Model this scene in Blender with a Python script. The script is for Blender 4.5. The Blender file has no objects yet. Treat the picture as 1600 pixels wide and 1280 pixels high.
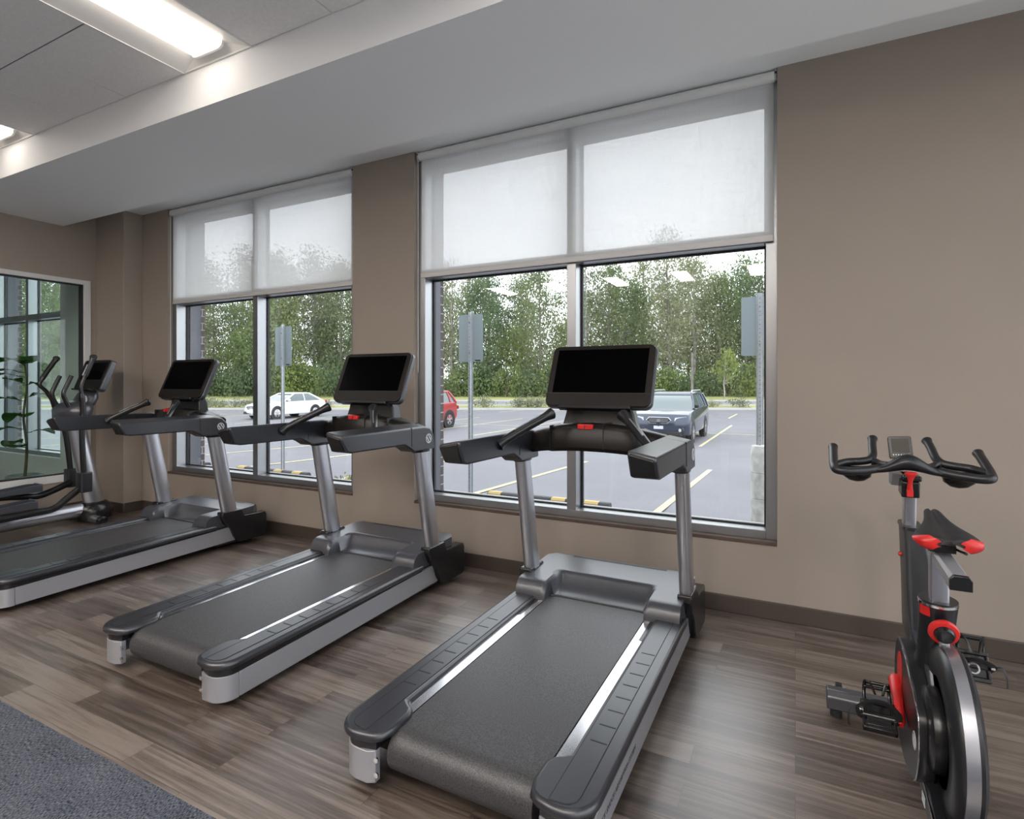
import bpy, bmesh, math, random
from mathutils import Vector, Matrix, Euler, noise
PI = math.pi
scene = bpy.context.scene
col = scene.collection

# ---------------------------------------------------------------- camera
CAM_H = 1.3672
YAW = math.radians(27.0074)
cam_data = bpy.data.cameras.new('camera')
cam_data.sensor_fit = 'HORIZONTAL'
cam_data.sensor_width = 36.0
cam_data.lens = 868.234 / 1600 * 36.0
cam_data.shift_y = -(640 - 599.31) / 1600
cam_data.clip_end = 500
cam = bpy.data.objects.new('camera', cam_data)
col.objects.link(cam)
cam.location = (0, 0, CAM_H)
cam.rotation_euler = (PI / 2, 0, YAW)
scene.camera = cam

# ---------------------------------------------------------------- sky and exposure
world = bpy.data.worlds.new('overcast_sky')
scene.world = world
world.use_nodes = True
wt = world.node_tree
wt.nodes.clear()
w_out = wt.nodes.new('ShaderNodeOutputWorld')
w_bg = wt.nodes.new('ShaderNodeBackground')
w_tc = wt.nodes.new('ShaderNodeTexCoord')
w_map = wt.nodes.new('ShaderNodeMapping')
w_map.inputs['Scale'].default_value = (1.0, 1.0, 3.0)
w_noise = wt.nodes.new('ShaderNodeTexNoise')
w_noise.inputs['Scale'].default_value = 2.2
w_noise.inputs['Detail'].default_value = 5
w_ramp = wt.nodes.new('ShaderNodeValToRGB')
w_ramp.color_ramp.elements[0].position = 0.3
w_ramp.color_ramp.elements[0].color = (0.80, 0.84, 0.93, 1)
w_ramp.color_ramp.elements[1].position = 0.7
w_ramp.color_ramp.elements[1].color = (0.97, 0.98, 1.0, 1)
wt.links.new(w_tc.outputs['Generated'], w_map.inputs['Vector'])
wt.links.new(w_map.outputs['Vector'], w_noise.inputs['Vector'])
wt.links.new(w_noise.outputs['Fac'], w_ramp.inputs['Fac'])
wt.links.new(w_ramp.outputs['Color'], w_bg.inputs['Color'])
w_bg.inputs['Strength'].default_value = 2.35
wt.links.new(w_bg.outputs['Background'], w_out.inputs['Surface'])

scene.view_settings.view_transform = 'Standard'
scene.view_settings.look = 'None'
scene.view_settings.exposure = 0.45
scene.view_settings.gamma = 1.0
scene.view_settings.use_curve_mapping = False
scene.cycles.use_denoising = True
scene.cycles.max_bounces = 12
scene.cycles.diffuse_bounces = 5
scene.cycles.glossy_bounces = 4
scene.cycles.transmission_bounces = 8
scene.cycles.transparent_max_bounces = 24
scene.cycles.sample_clamp_indirect = 4.0
LAMP = 26.0         # strength of the lenses of the ceiling troffers
# ---------------------------------------------------------------- materials
MATS = {}
def nd(nt, t, **k):
    n = nt.nodes.new(t)
    for a, v in k.items():
        if a in n.inputs: n.inputs[a].default_value = v
        else: setattr(n, a, v)
    return n
def newmat(name):
    m = bpy.data.materials.new(name); m.use_nodes = True
    nt = m.node_tree; b = nt.nodes['Principled BSDF']
    MATS[name] = m
    return m, nt, b
def pbr(name, color, rough=0.5, metal=0.0, spec=0.5, noise_amt=0.0, noise_scale=20.0, bump=0.0, bump_scale=200.0, coat=0.0, stretch=None, emit=None):
    m, nt, b = newmat(name)
    b.inputs['Base Color'].default_value = (*color, 1)
    b.inputs['Roughness'].default_value = rough
    b.inputs['Metallic'].default_value = metal
    b.inputs['Specular IOR Level'].default_value = spec
    b.inputs['Coat Weight'].default_value = coat
    tc = nd(nt, 'ShaderNodeTexCoord')
    vec = tc.outputs['Object']
    if stretch:
        mp = nd(nt, 'ShaderNodeMapping'); mp.inputs['Scale'].default_value = stretch
        nt.links.new(vec, mp.inputs['Vector']); vec = mp.outputs['Vector']
    if noise_amt > 0:
        n = nd(nt, 'ShaderNodeTexNoise', Scale=noise_scale, Detail=4.0)
        nt.links.new(vec, n.inputs['Vector'])
        r = nd(nt, 'ShaderNodeMapRange')
        r.inputs['From Min'].default_value = 0.3; r.inputs['From Max'].default_value = 0.7
        r.inputs['To Min'].default_value = 1 - noise_amt; r.inputs['To Max'].default_value = 1 + noise_amt
        nt.links.new(n.outputs['Fac'], r.inputs['Value'])
        mx = nd(nt, 'ShaderNodeVectorMath', operation='SCALE')
        mx.inputs[0].default_value = color
        nt.links.new(r.outputs['Result'], mx.inputs['Scale'])
        nt.links.new(mx.outputs['Vector'], b.inputs['Base Color'])
    if bump > 0:
        n2 = nd(nt, 'ShaderNodeTexNoise', Scale=bump_scale, Detail=3.0)
        nt.links.new(vec, n2.inputs['Vector'])
        bp = nd(nt, 'ShaderNodeBump', Strength=bump, Distance=0.002)
        nt.links.new(n2.outputs['Fac'], bp.inputs['Height'])
        nt.links.new(bp.outputs['Normal'], b.inputs['Normal'])
    if emit:
        b.inputs['Emission Color'].default_value = (*emit[0], 1)
        b.inputs['Emission Strength'].default_value = emit[1]
    return m

M = {}
M['wall_white'] = pbr('white_wall_paint', (0.82, 0.81, 0.79), 0.8, bump=0.05, bump_scale=100)
M['wall'] = pbr('wall_paint', (0.315, 0.263, 0.223), 0.75, noise_amt=0.02, noise_scale=3, bump=0.08, bump_scale=120)
M['soffit'] = pbr('soffit_paint', (0.87, 0.885, 0.895), 0.8, bump=0.04, bump_scale=90)
M['soffit_face'] = pbr('soffit_face_paint', (0.74, 0.70, 0.66), 0.8, bump=0.04, bump_scale=90)
M['frame'] = pbr('anodised_aluminium', (0.38, 0.39, 0.40), 0.33, metal=0.95)
M['frame_light'] = pbr('interior_white_trim', (0.66, 0.66, 0.65), 0.5)
M['gasket'] = pbr('black_gasket', (0.015, 0.015, 0.018), 0.5)
M['sill'] = pbr('brown_sill_edge', (0.09, 0.06, 0.045), 0.5, noise_amt=0.2)
M['base'] = pbr('rubber_baseboard', (0.062, 0.046, 0.037), 0.42, bump=0.03)
M['plastic'] = pbr('charcoal_plastic', (0.011, 0.0115, 0.014), 0.34, spec=0.55, bump=0.06, bump_scale=600)
M['plastic_grey'] = pbr('grey_satin_plastic', (0.040, 0.042, 0.052), 0.32, spec=0.9, bump=0.05, bump_scale=600)
M['rail_plastic'] = pbr('satin_rail_plastic', (0.015, 0.016, 0.022), 0.34, spec=0.9, bump=0.05, bump_scale=500)
M['black'] = pbr('black_gloss_plastic', (0.010, 0.010, 0.011), 0.25)
M['black_matt'] = pbr('black_matt_rubber', (0.013, 0.013, 0.014), 0.6)
M['bezel'] = pbr('dark_bezel', (0.008, 0.0058, 0.0048), 0.34, spec=0.3)
M['screen'] = pbr('black_screen_glass', (0.0012, 0.0012, 0.0015), 0.2, spec=0.02)
M['silver'] = pbr('silver_paint', (0.33, 0.33, 0.355), 0.36, metal=0.4, bump=0.02, bump_scale=800)
M['post'] = pbr('brushed_silver_post', (0.48, 0.48, 0.515), 0.30, metal=0.92)
M['steel'] = pbr('polished_steel', (0.78, 0.78, 0.80), 0.18, metal=1.0)
M['chrome'] = pbr('chrome', (0.82, 0.82, 0.84), 0.12, metal=1.0)
M['red'] = pbr('red_plastic', (0.55, 0.018, 0.016), 0.35)
M['emblem'] = pbr('pale_print', (0.62, 0.63, 0.66), 0.4)
M['print'] = pbr('dark_print', (0.06, 0.06, 0.065), 0.5)
M['lcd'] = pbr('grey_lcd', (0.055, 0.047, 0.036), 0.35, spec=0.25)
M['sticker'] = pbr('pale_sticker', (0.55, 0.60, 0.62), 0.5)
M['tile'] = pbr('ceiling_tile', (0.86, 0.85, 0.85), 0.9, noise_amt=0.04, noise_scale=60, bump=0.25, bump_scale=160)
M['grid'] = pbr('ceiling_grid_white', (0.80, 0.79, 0.77), 0.5)
M['grid_dark'] = pbr('ceiling_shadow_gap', (0.03, 0.03, 0.03), 0.9)
M['troffer'] = pbr('troffer_white_enamel', (0.85, 0.84, 0.82), 0.45)
M['lens_dimmed'] = pbr('dimmed_lamp_lens', (0.9, 0.9, 0.9), 0.5, emit=((1.0, 0.90, 0.80), LAMP * 0.17))
M['lens'] = pbr('lamp_lens', (0.9, 0.9, 0.9), 0.5, emit=((1.0, 0.93, 0.86), LAMP))
M['concrete'] = pbr('concrete', (0.50, 0.50, 0.47), 0.9, noise_amt=0.3, noise_scale=9, bump=0.4, bump_scale=60)
M['galv'] = pbr('galvanised_steel', (0.46, 0.49, 0.51), 0.45, metal=0.6, noise_amt=0.1, noise_scale=30)
M['signback'] = pbr('aluminium_sign_back', (0.28, 0.335, 0.355), 0.5, metal=0.2)
M['stop_black'] = pbr('black_rubber_stop', (0.05, 0.05, 0.055), 0.7)
M['stop_yellow'] = pbr('yellow_reflective', (0.50, 0.36, 0.14), 0.6)
M['line'] = pbr('faded_road_paint', (0.56, 0.52, 0.30), 0.7, noise_amt=0.2, noise_scale=8)
M['bounce_terrace'] = pbr('added_bounce_paving', (0.62, 0.61, 0.59), 0.9, noise_amt=0.1)
M['kerb'] = pbr('kerb_concrete', (0.50, 0.49, 0.47), 0.9, noise_amt=0.15)
M['bark'] = pbr('bark', (0.20, 0.18, 0.16), 0.9, noise_amt=0.3, noise_scale=4)
M['bark_pale'] = pbr('pale_bark', (0.34, 0.32, 0.29), 0.9, noise_amt=0.4, noise_scale=4)
M['tyre'] = pbr('tyre_rubber', (0.018, 0.018, 0.02), 0.7)
M['alloy'] = pbr('alloy_wheel', (0.5, 0.5, 0.52), 0.35, metal=0.7)
M['car_glass'] = pbr('car_glass', (0.10, 0.135, 0.14), 0.06, spec=0.8)
M['car_trim'] = pbr('car_black_trim', (0.02, 0.02, 0.022), 0.5)
M['headlight'] = pbr('headlight', (0.60, 0.62, 0.66), 0.15, spec=0.8)
M['plate'] = pbr('licence_plate', (0.62, 0.64, 0.68), 0.5)
M['car_white'] = pbr('white_car_paint', (0.80, 0.80, 0.82), 0.25, coat=0.5)
M['car_red'] = pbr('red_car_paint', (0.36, 0.030, 0.036), 0.28, coat=0.5)
M['car_blue'] = pbr('slate_blue_car_paint', (0.045, 0.057, 0.088), 0.25, metal=0.35, coat=0.6)
M['tail'] = pbr('tail_lamp', (0.35, 0.01, 0.01), 0.2)
M['pot'] = pbr('grey_pot', (0.34, 0.34, 0.33), 0.6)
M['soil'] = pbr('soil', (0.05, 0.035, 0.025), 0.9)
M['stem'] = pbr('plant_stem', (0.12, 0.09, 0.05), 0.8)

def leafmat(name, c, var=0.35, trans=0.35, scale=0.6):
    m = bpy.data.materials.new(name); m.use_nodes = True
    nt = m.node_tree; nt.nodes.clear()
    out = nd(nt, 'ShaderNodeOutputMaterial')
    d = nd(nt, 'ShaderNodeBsdfDiffuse'); t = nd(nt, 'ShaderNodeBsdfTranslucent')
    mix = nd(nt, 'ShaderNodeMixShader'); mix.inputs[0].default_value = trans
    tc = nd(nt, 'ShaderNodeTexCoord')
    n = nd(nt, 'ShaderNodeTexNoise', Scale=scale, Detail=3.0)
    nt.links.new(tc.outputs['Object'], n.inputs['Vector'])
    oi = nd(nt, 'ShaderNodeObjectInfo')
    ad = nd(nt, 'ShaderNodeMath', operation='MULTIPLY_ADD')
    ad.inputs[1].default_value = 0.45; 
    nt.links.new(oi.outputs['Random'], ad.inputs[0]); nt.links.new(n.outputs['Fac'], ad.inputs[2])
    r = nd(nt, 'ShaderNodeValToRGB')
    e = r.color_ramp.elements
    e[0].position = 0.35; e[0].color = (c[0]*(1-var), c[1]*(1-var), c[2]*(1-var*.5), 1)
    e[1].position = 1.05 if False else 1.0; e[1].color = (min(1, c[0]*(1+var*1.3)), min(1, c[1]*(1+var)), c[2]*(1+var*.4), 1)
    nt.links.new(ad.outputs[0], r.inputs['Fac'])
    nt.links.new(r.outputs['Color'], d.inputs['Color']); nt.links.new(r.outputs['Color'], t.inputs['Color'])
    nt.links.new(d.outputs[0], mix.inputs[1]); nt.links.new(t.outputs[0], mix.inputs[2])
    nt.links.new(mix.outputs[0], out.inputs['Surface'])
    return m
M['leaf_a'] = leafmat('leaf_mid_green', (0.195, 0.245, 0.13), .25)  # tree leaf tones lightened and greyed, distance haze put into their colour
M['leaf_b'] = leafmat('leaf_grey_green', (0.225, 0.255, 0.17), .25)
M['leaf_c'] = leafmat('leaf_bright_green', (0.215, 0.285, 0.105), .28)
M['leaf_d'] = leafmat('leaf_dark_green', (0.15, 0.21, 0.11), .25)
M['leaf_plant'] = leafmat('leaf_house_plant', (0.045, 0.12, 0.025), trans=0.45, scale=6)
M['grass'] = leafmat('verge_grass', (0.26, 0.28, 0.13), scale=0.35, trans=0.1)

# glass and blinds
def glassmat(name, tint, gloss):
    m = bpy.data.materials.new(name); m.use_nodes = True
    nt = m.node_tree; nt.nodes.clear()
    out = nd(nt, 'ShaderNodeOutputMaterial')
    tr = nd(nt, 'ShaderNodeBsdfTransparent'); tr.inputs[0].default_value = (*tint, 1)
    gl = nd(nt, 'ShaderNodeBsdfGlossy'); gl.inputs['Roughness'].default_value = 0.0
    gl.inputs['Color'].default_value = (gloss, gloss, gloss, 1)
    fr = nd(nt, 'ShaderNodeFresnel', IOR=1.36)
    ge = nd(nt, 'ShaderNodeNewGeometry')           # same reflectance on the way out of the pane as on the way in
    io = nd(nt, 'ShaderNodeMapRange'); io.inputs['To Min'].default_value = 1.36; io.inputs['To Max'].default_value = 1 / 1.36
    nt.links.new(ge.outputs['Backfacing'], io.inputs['Value']); nt.links.new(io.outputs[0], fr.inputs['IOR'])
    mix = nd(nt, 'ShaderNodeMixShader')
    nt.links.new(fr.outputs[0], mix.inputs[0])
    nt.links.new(tr.outputs[0], mix.inputs[1]); nt.links.new(gl.outputs[0], mix.inputs[2])
    nt.links.new(mix.outputs[0], out.inputs['Surface'])
    return m
M['glass'] = glassmat('window_glass', (0.97, 0.985, 0.98), 1.0)
M['glass_green'] = glassmat('partition_glass', (0.88, 0.95, 0.93), 1.0)

def blindmat():
    m = bpy.data.materials.new('blind_mesh_fabric'); m.use_nodes = True
    nt = m.node_tree; nt.nodes.clear()
    out = nd(nt, 'ShaderNodeOutputMaterial')
    tr = nd(nt, 'ShaderNodeBsdfTransparent'); tr.inputs[0].default_value = (1, 1, 1, 1)
    tl = nd(nt, 'ShaderNodeBsdfTranslucent'); tl.inputs[0].default_value = (0.86, 0.86, 0.86, 1)
    df = nd(nt, 'ShaderNodeBsdfDiffuse'); df.inputs[0].default_value = (0.72, 0.72, 0.71, 1)
    m1 = nd(nt, 'ShaderNodeMixShader'); m1.inputs[0].default_value = 0.46
    m2 = nd(nt, 'ShaderNodeMixShader')
    tc = nd(nt, 'ShaderNodeTexCoord')
    facs = []
    for sc in ((900, 900, 14), (14, 900, 900)):
        mp = nd(nt, 'ShaderNodeMapping'); mp.inputs['Scale'].default_value = sc
        n = nd(nt, 'ShaderNodeTexNoise', Scale=0.5, Detail=2.0)
        nt.links.new(tc.outputs['Object'], mp.inputs['Vector']); nt.links.new(mp.outputs[0], n.inputs['Vector'])
        facs.append(n)
    ad = nd(nt, 'ShaderNodeMath', operation='ADD')
    nt.links.new(facs[0].outputs['Fac'], ad.inputs[0]); nt.links.new(facs[1].outputs['Fac'], ad.inputs[1])
    r = nd(nt, 'ShaderNodeMapRange')
    r.inputs['From Min'].default_value = 0.75; r.inputs['From Max'].default_value = 1.25
    r.inputs['To Min'].default_value = 0.84; r.inputs['To Max'].default_value = 0.92
    nt.links.new(ad.outputs[0], r.inputs['Value'])
    nt.links.new(df.outputs[0], m1.inputs[1]); nt.links.new(tl.outputs[0], m1.inputs[2])
    nt.links.new(r.outputs[0], m2.inputs[0])
    nt.links.new(tr.outputs[0], m2.inputs[1]); nt.links.new(m1.outputs[0], m2.inputs[2])
    nt.links.new(m2.outputs[0], out.inputs['Surface'])
    return m
M['blind'] = blindmat()
M['blind_bar'] = pbr('blind_hem', (0.60, 0.58, 0.56), 0.6)
M['roller'] = pbr('blind_roller_white', (0.74, 0.74, 0.73), 0.5)

def floormat():
    m, nt, b = newmat('vinyl_plank_floor')
    tc = nd(nt, 'ShaderNodeTexCoord')
    br = nd(nt, 'ShaderNodeTexBrick'); br.offset = 0.37
    br.inputs['Scale'].default_value = 1.0; br.inputs['Brick Width'].default_value = 0.915; br.inputs['Row Height'].default_value = 0.115
    br.inputs['Mortar Size'].default_value = 0.0012; br.inputs['Mortar Smooth'].default_value = 0.0; br.inputs['Bias'].default_value = 0.0
    br.inputs['Color1'].default_value = (0, 0, 0, 1); br.inputs['Color2'].default_value = (1, 1, 1, 1); br.inputs['Mortar'].default_value = (0.3, 0.3, 0.3, 1)
    nt.links.new(tc.outputs['Object'], br.inputs['Vector'])
    # grain, stretched along the plank, shifted from plank to plank
    sep = nd(nt, 'ShaderNodeVectorMath', operation='SCALE'); sep.inputs['Scale'].default_value = 7.0
    nt.links.new(br.outputs['Color'], sep.inputs[0])
    addv = nd(nt, 'ShaderNodeVectorMath', operation='ADD')
    nt.links.new(tc.outputs['Object'], addv.inputs[0]); nt.links.new(sep.outputs[0], addv.inputs[1])
    mp = nd(nt, 'ShaderNodeMapping'); mp.inputs['Scale'].default_value = (1.3, 26.0, 1.0)
    nt.links.new(addv.outputs[0], mp.inputs['Vector'])
    n1 = nd(nt, 'ShaderNodeTexNoise', Scale=1.6, Detail=8.0, Roughness=0.62, Distortion=0.5)
    nt.links.new(mp.outputs[0], n1.inputs['Vector'])
    mp2 = nd(nt, 'ShaderNodeMapping'); mp2.inputs['Scale'].default_value = (2.5, 150.0, 1.0)
    nt.links.new(addv.outputs[0], mp2.inputs['Vector'])
    n2 = nd(nt, 'ShaderNodeTexNoise', Scale=1.0, Detail=3.0)
    nt.links.new(mp2.outputs[0], n2.inputs['Vector'])
    s1 = nd(nt, 'ShaderNodeMath', operation='MULTIPLY'); s1.inputs[1].default_value = 0.30
    nt.links.new(br.outputs['Color'], s1.inputs[0])
    s2 = nd(nt, 'ShaderNodeMath', operation='MULTIPLY_ADD'); s2.inputs[1].default_value = 1.0
    nt.links.new(n1.outputs['Fac'], s2.inputs[0]); nt.links.new(s1.outputs[0], s2.inputs[2])
    s3 = nd(nt, 'ShaderNodeMath', operation='MULTIPLY_ADD'); s3.inputs[1].default_value = 0.35
    nt.links.new(n2.outputs['Fac'], s3.inputs[0]); nt.links.new(s2.outputs[0], s3.inputs[2])
    r = nd(nt, 'ShaderNodeValToRGB')
    e = r.color_ramp.elements
    e[0].position = 0.42; e[0].color = (0.018, 0.012, 0.009, 1)
    e[1].position = 1.10 if False else 1.0; e[1].color = (0.195, 0.157, 0.133, 1)
    x = r.color_ramp.elements.new(0.68); x.color = (0.060, 0.042, 0.033, 1)
    x = r.color_ramp.elements.new(0.84); x.color = (0.120, 0.092, 0.075, 1)
    nt.links.new(s3.outputs[0], r.inputs['Fac'])
    mm = nd(nt, 'ShaderNodeMix', data_type='RGBA', blend_type='MIX')
    nt.links.new(br.outputs['Fac'], mm.inputs[0]); nt.links.new(r.outputs['Color'], mm.inputs[6])
    mm.inputs[7].default_value = (0.05, 0.04, 0.033, 1)
    nt.links.new(mm.outputs[2], b.inputs['Base Color'])
    rr = nd(nt, 'ShaderNodeMapRange'); rr.inputs['To Min'].default_value = 0.26; rr.inputs['To Max'].default_value = 0.42
    nt.links.new(n1.outputs['Fac'], rr.inputs['Value']); nt.links.new(rr.outputs[0], b.inputs['Roughness'])
    bp = nd(nt, 'ShaderNodeBump', Strength=0.12, Distance=0.002)
    nt.links.new(n2.outputs['Fac'], bp.inputs['Height']); nt.links.new(bp.outputs[0], b.inputs['Normal'])
    b.inputs['Specular IOR Level'].default_value = 1.0; b.inputs['Coat Weight'].default_value = 0.6; b.inputs['Coat Roughness'].default_value = 0.38
    return m
M['floor'] = floormat()

def carpetmat():
    m, nt, b = newmat('blue_grey_carpet_tile')
    tc = nd(nt, 'ShaderNodeTexCoord')
    mp = nd(nt, 'ShaderNodeMapping'); mp.inputs['Scale'].default_value = (330, 105, 1)
    nt.links.new(tc.outputs['Object'], mp.inputs['Vector'])
    n = nd(nt, 'ShaderNodeTexNoise', Scale=1.0, Detail=3.0); nt.links.new(mp.outputs[0], n.inputs['Vector'])
    n2 = nd(nt, 'ShaderNodeTexNoise', Scale=9.0, Detail=4.0); nt.links.new(tc.outputs['Object'], n2.inputs['Vector'])
    ad = nd(nt, 'ShaderNodeMath', operation='MULTIPLY_ADD'); ad.inputs[1].default_value = 0.14
    nt.links.new(n2.outputs['Fac'], ad.inputs[0]); nt.links.new(n.outputs['Fac'], ad.inputs[2])
    r = nd(nt, 'ShaderNodeValToRGB'); e = r.color_ramp.elements
    e[0].position = 0.44; e[0].color = (0.012, 0.017, 0.026, 1)
    e[1].position = 0.72; e[1].color = (0.155, 0.163, 0.195, 1)
    nt.links.new(ad.outputs[0], r.inputs['Fac']); nt.links.new(r.outputs[0], b.inputs['Base Color'])
    b.inputs['Roughness'].default_value = 1.0; b.inputs['Specular IOR Level'].default_value = 0.1
    bp = nd(nt, 'ShaderNodeBump', Strength=0.7, Distance=0.004)
    nt.links.new(n.outputs['Fac'], bp.inputs['Height']); nt.links.new(bp.outputs[0], b.inputs['Normal'])
    return m
M['carpet'] = carpetmat()

def beltmat():
    m, nt, b = newmat('speckled_running_belt')
    tc = nd(nt, 'ShaderNodeTexCoord')
    n = nd(nt, 'ShaderNodeTexNoise', Scale=260.0, Detail=2.0); nt.links.new(tc.outputs['Object'], n.inputs['Vector'])
    r = nd(nt, 'ShaderNodeValToRGB'); e = r.color_ramp.elements
    e[0].position = 0.35; e[0].color = (0.008, 0.0075, 0.008, 1); e[1].position = 0.75; e[1].color = (0.070, 0.068, 0.076, 1)
    nt.links.new(n.outputs['Fac'], r.inputs['Fac']); nt.links.new(r.outputs[0], b.inputs['Base Color'])
    b.inputs['Roughness'].default_value = 0.5; b.inputs['Specular IOR Level'].default_value = 0.75
    bp = nd(nt, 'ShaderNodeBump', Strength=0.35, Distance=0.001)
    nt.links.new(n.outputs['Fac'], bp.inputs['Height']); nt.links.new(bp.outputs[0], b.inputs['Normal'])
    return m
M['belt'] = beltmat()

def asphaltmat(name, c, s=40.0):
    m, nt, b = newmat(name)
    tc = nd(nt, 'ShaderNodeTexCoord')
    n = nd(nt, 'ShaderNodeTexNoise', Scale=s, Detail=4.0); nt.links.new(tc.outputs['Object'], n.inputs['Vector'])
    n2 = nd(nt, 'ShaderNodeTexNoise', Scale=0.5, Detail=4.0); nt.links.new(tc.outputs['Object'], n2.inputs['Vector'])
    ad = nd(nt, 'ShaderNodeMath', operation='ADD'); nt.links.new(n.outputs['Fac'], ad.inputs[0]); nt.links.new(n2.outputs['Fac'], ad.inputs[1])
    r = nd(nt, 'ShaderNodeMapRange'); r.inputs['From Min'].default_value = 0.6; r.inputs['From Max'].default_value = 1.4
    r.inputs['To Min'].default_value = 0.75; r.inputs['To Max'].default_value = 1.22
    nt.links.new(ad.outputs[0], r.inputs['Value'])
    v = nd(nt, 'ShaderNodeVectorMath', operation='SCALE'); v.inputs[0].default_value = c
    nt.links.new(r.outputs[0], v.inputs['Scale']); nt.links.new(v.outputs[0], b.inputs['Base Color'])
    b.inputs['Roughness'].default_value = 0.55
    return m
M['asphalt'] = asphaltmat('parking_asphalt', (0.145, 0.144, 0.165))
M['road'] = asphaltmat('road_asphalt', (0.25, 0.245, 0.25), 10)

def brickmat():
    m, nt, b = newmat('dark_brick')
    tc = nd(nt, 'ShaderNodeTexCoord')
    mp = nd(nt, 'ShaderNodeMapping'); mp.inputs['Rotation'].default_value = (PI/2, 0, 0)
    sx = nd(nt, 'ShaderNodeSeparateXYZ'); cx = nd(nt, 'ShaderNodeCombineXYZ')
    nt.links.new(tc.outputs['Object'], sx.inputs[0])
    a = nd(nt, 'ShaderNodeMath', operation='ADD')
    nt.links.new(sx.outputs['X'], a.inputs[0]); nt.links.new(sx.outputs['Y'], a.inputs[1])
    nt.links.new(a.outputs[0], cx.inputs['X']); nt.links.new(sx.outputs['Z'], cx.inputs['Y'])
    br = nd(nt, 'ShaderNodeTexBrick')
    br.inputs['Scale'].default_value = 1.0; br.inputs['Brick Width'].default_value = 0.2; br.inputs['Row Height'].default_value = 0.075
    br.inputs['Mortar Size'].default_value = 0.0045
    br.inputs['Color1'].default_value = (0.085, 0.07, 0.068, 1); br.inputs['Color2'].default_value = (0.12, 0.10, 0.095, 1)
    br.inputs['Mortar'].default_value = (0.40, 0.39, 0.38, 1)
    nt.links.new(cx.outputs[0], br.inputs['Vector']); nt.links.new(br.outputs['Color'], b.inputs['Base Color'])
    b.inputs['Roughness'].default_value = 0.9
    return m
M['brick'] = brickmat()
M['metal_return'] = pbr('dark_metal_return', (0.10, 0.105, 0.125), 0.5)

# ---------------------------------------------------------------- mesh helpers
def link(o, parent=None):
    col.objects.link(o)
    if parent is not None: o.parent = parent
    return o
def obj(name, bm, mat, parent=None, bev=0.0, seg=2, smooth=35, label=None, tri=False):
    me = bpy.data.meshes.new(name)
    bmesh.ops.recalc_face_normals(bm, faces=bm.faces[:]) if not tri else None
    bm.to_mesh(me); bm.free()
    me.materials.append(mat)
    if smooth:
        me.shade_smooth()
        me.set_sharp_from_angle(angle=math.radians(smooth))
    o = bpy.data.objects.new(name, me); link(o, parent)
    if bev > 0:
        md = o.modifiers.new('bevel', 'BEVEL'); md.width = bev; md.segments = seg; md.limit_method = 'ANGLE'; md.angle_limit = math.radians(40)
    if label: o['label'] = label
    return o
def thing(name, label, cat, loc=(0, 0, 0), rz=0, group=None):
    o = bpy.data.objects.new(name, None); link(o); o.location = loc; o.rotation_euler = (0, 0, rz)
    o.empty_display_size = 0.1
    return tag(o, label, cat, group)
def tag(o, label, cat, group=None):
    o['label'] = label; o['category'] = cat
    if group: o['group'] = group
    return o
def struct(name, bm, mat, parent=None, **k):
    o = obj(name, bm, mat, parent, **k)
    if parent is None: o['kind'] = 'structure'
    return o
def dup(root, loc, rz, label, group=None):
    r = root.copy(); col.objects.link(r); r.location = loc; r.rotation_euler = (0, 0, rz); r['label'] = label
    if group: r['group'] = group
    def rec(src, dst):
        for ch in list(src.children):
            c = ch.copy(); col.objects.link(c); c.parent = dst
            rec(ch, c)
    rec(root, r)
    return r
def B(): return bmesh.new()
def box(bm, x0, x1, y0, y1, z0, z1, mtx=None):
    vs = [bm.verts.new((x, y, z)) for x in (x0, x1) for y in (y0, y1) for z in (z0, z1)]
    for f in ((0, 1, 3, 2), (4, 6, 7, 5), (0, 4, 5, 1), (2, 3, 7, 6), (0, 2, 6, 4), (1, 5, 7, 3)):
        bm.faces.new([vs[i] for i in f])
    if mtx is not None: bmesh.ops.transform(bm, matrix=mtx, verts=vs)
    return vs
def prism(bm, poly, axis, a, b, mtx=None):
    # poly in the two remaining axes (x: y,z  y: x,z  z: x,y)
    def mk(p, t):
        return (t, p[0], p[1]) if axis == 'x' else (p[0], t, p[1]) if axis == 'y' else (p[0], p[1], t)
    A = [bm.verts.new(mk(p, a)) for p in poly]; Bv = [bm.verts.new(mk(p, b)) for p in poly]
    n = len(poly)
    bm.faces.new(A); bm.faces.new(Bv[::-1])
    for i in range(n): bm.faces.new((A[i], Bv[i], Bv[(i + 1) % n], A[(i + 1) % n]))
    if mtx is not None: bmesh.ops.transform(bm, matrix=mtx, verts=A + Bv)
    return A + Bv
def loft(bm, secs, cap=True, close=True):
    rings = [[bm.verts.new(p) for p in s] for s in secs]
    n = len(rings[0])
    for a, b in zip(rings[:-1], rings[1:]):
        for i in range(n if close else n - 1):
            j = (i + 1) % n
            bm.faces.new((a[i], a[j], b[j], b[i]))
    if cap and close:
        bm.faces.new(rings[0][::-1]); bm.faces.new(rings[-1])
    return rings
def tube(bm, pts, r, seg=12, cap=True, sq=1.0):
    pts = [Vector(p) for p in pts]
    rs = r if isinstance(r, (list, tuple)) else [r] * len(pts)
    up = None; secs = []
    for i, p in enumerate(pts):
        d = (pts[min(i + 1, len(pts) - 1)] - pts[max(i - 1, 0)]).normalized()
        if up is None:
            up = Vector((0, 0, 1)) if abs(d.z) < 0.9 else Vector((0, 1, 0))
        side = d.cross(up)
        if side.length < 1e-5: side = d.cross(Vector((1, 0, 0)))
        side.normalize(); u2 = side.cross(d).normalized(); up = u2
        secs.append([tuple(p + (side * math.cos(2 * PI * k / seg) + u2 * math.sin(2 * PI * k / seg) * sq) * rs[i]) for k in range(seg)])
    return loft(bm, secs, cap)
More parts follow.
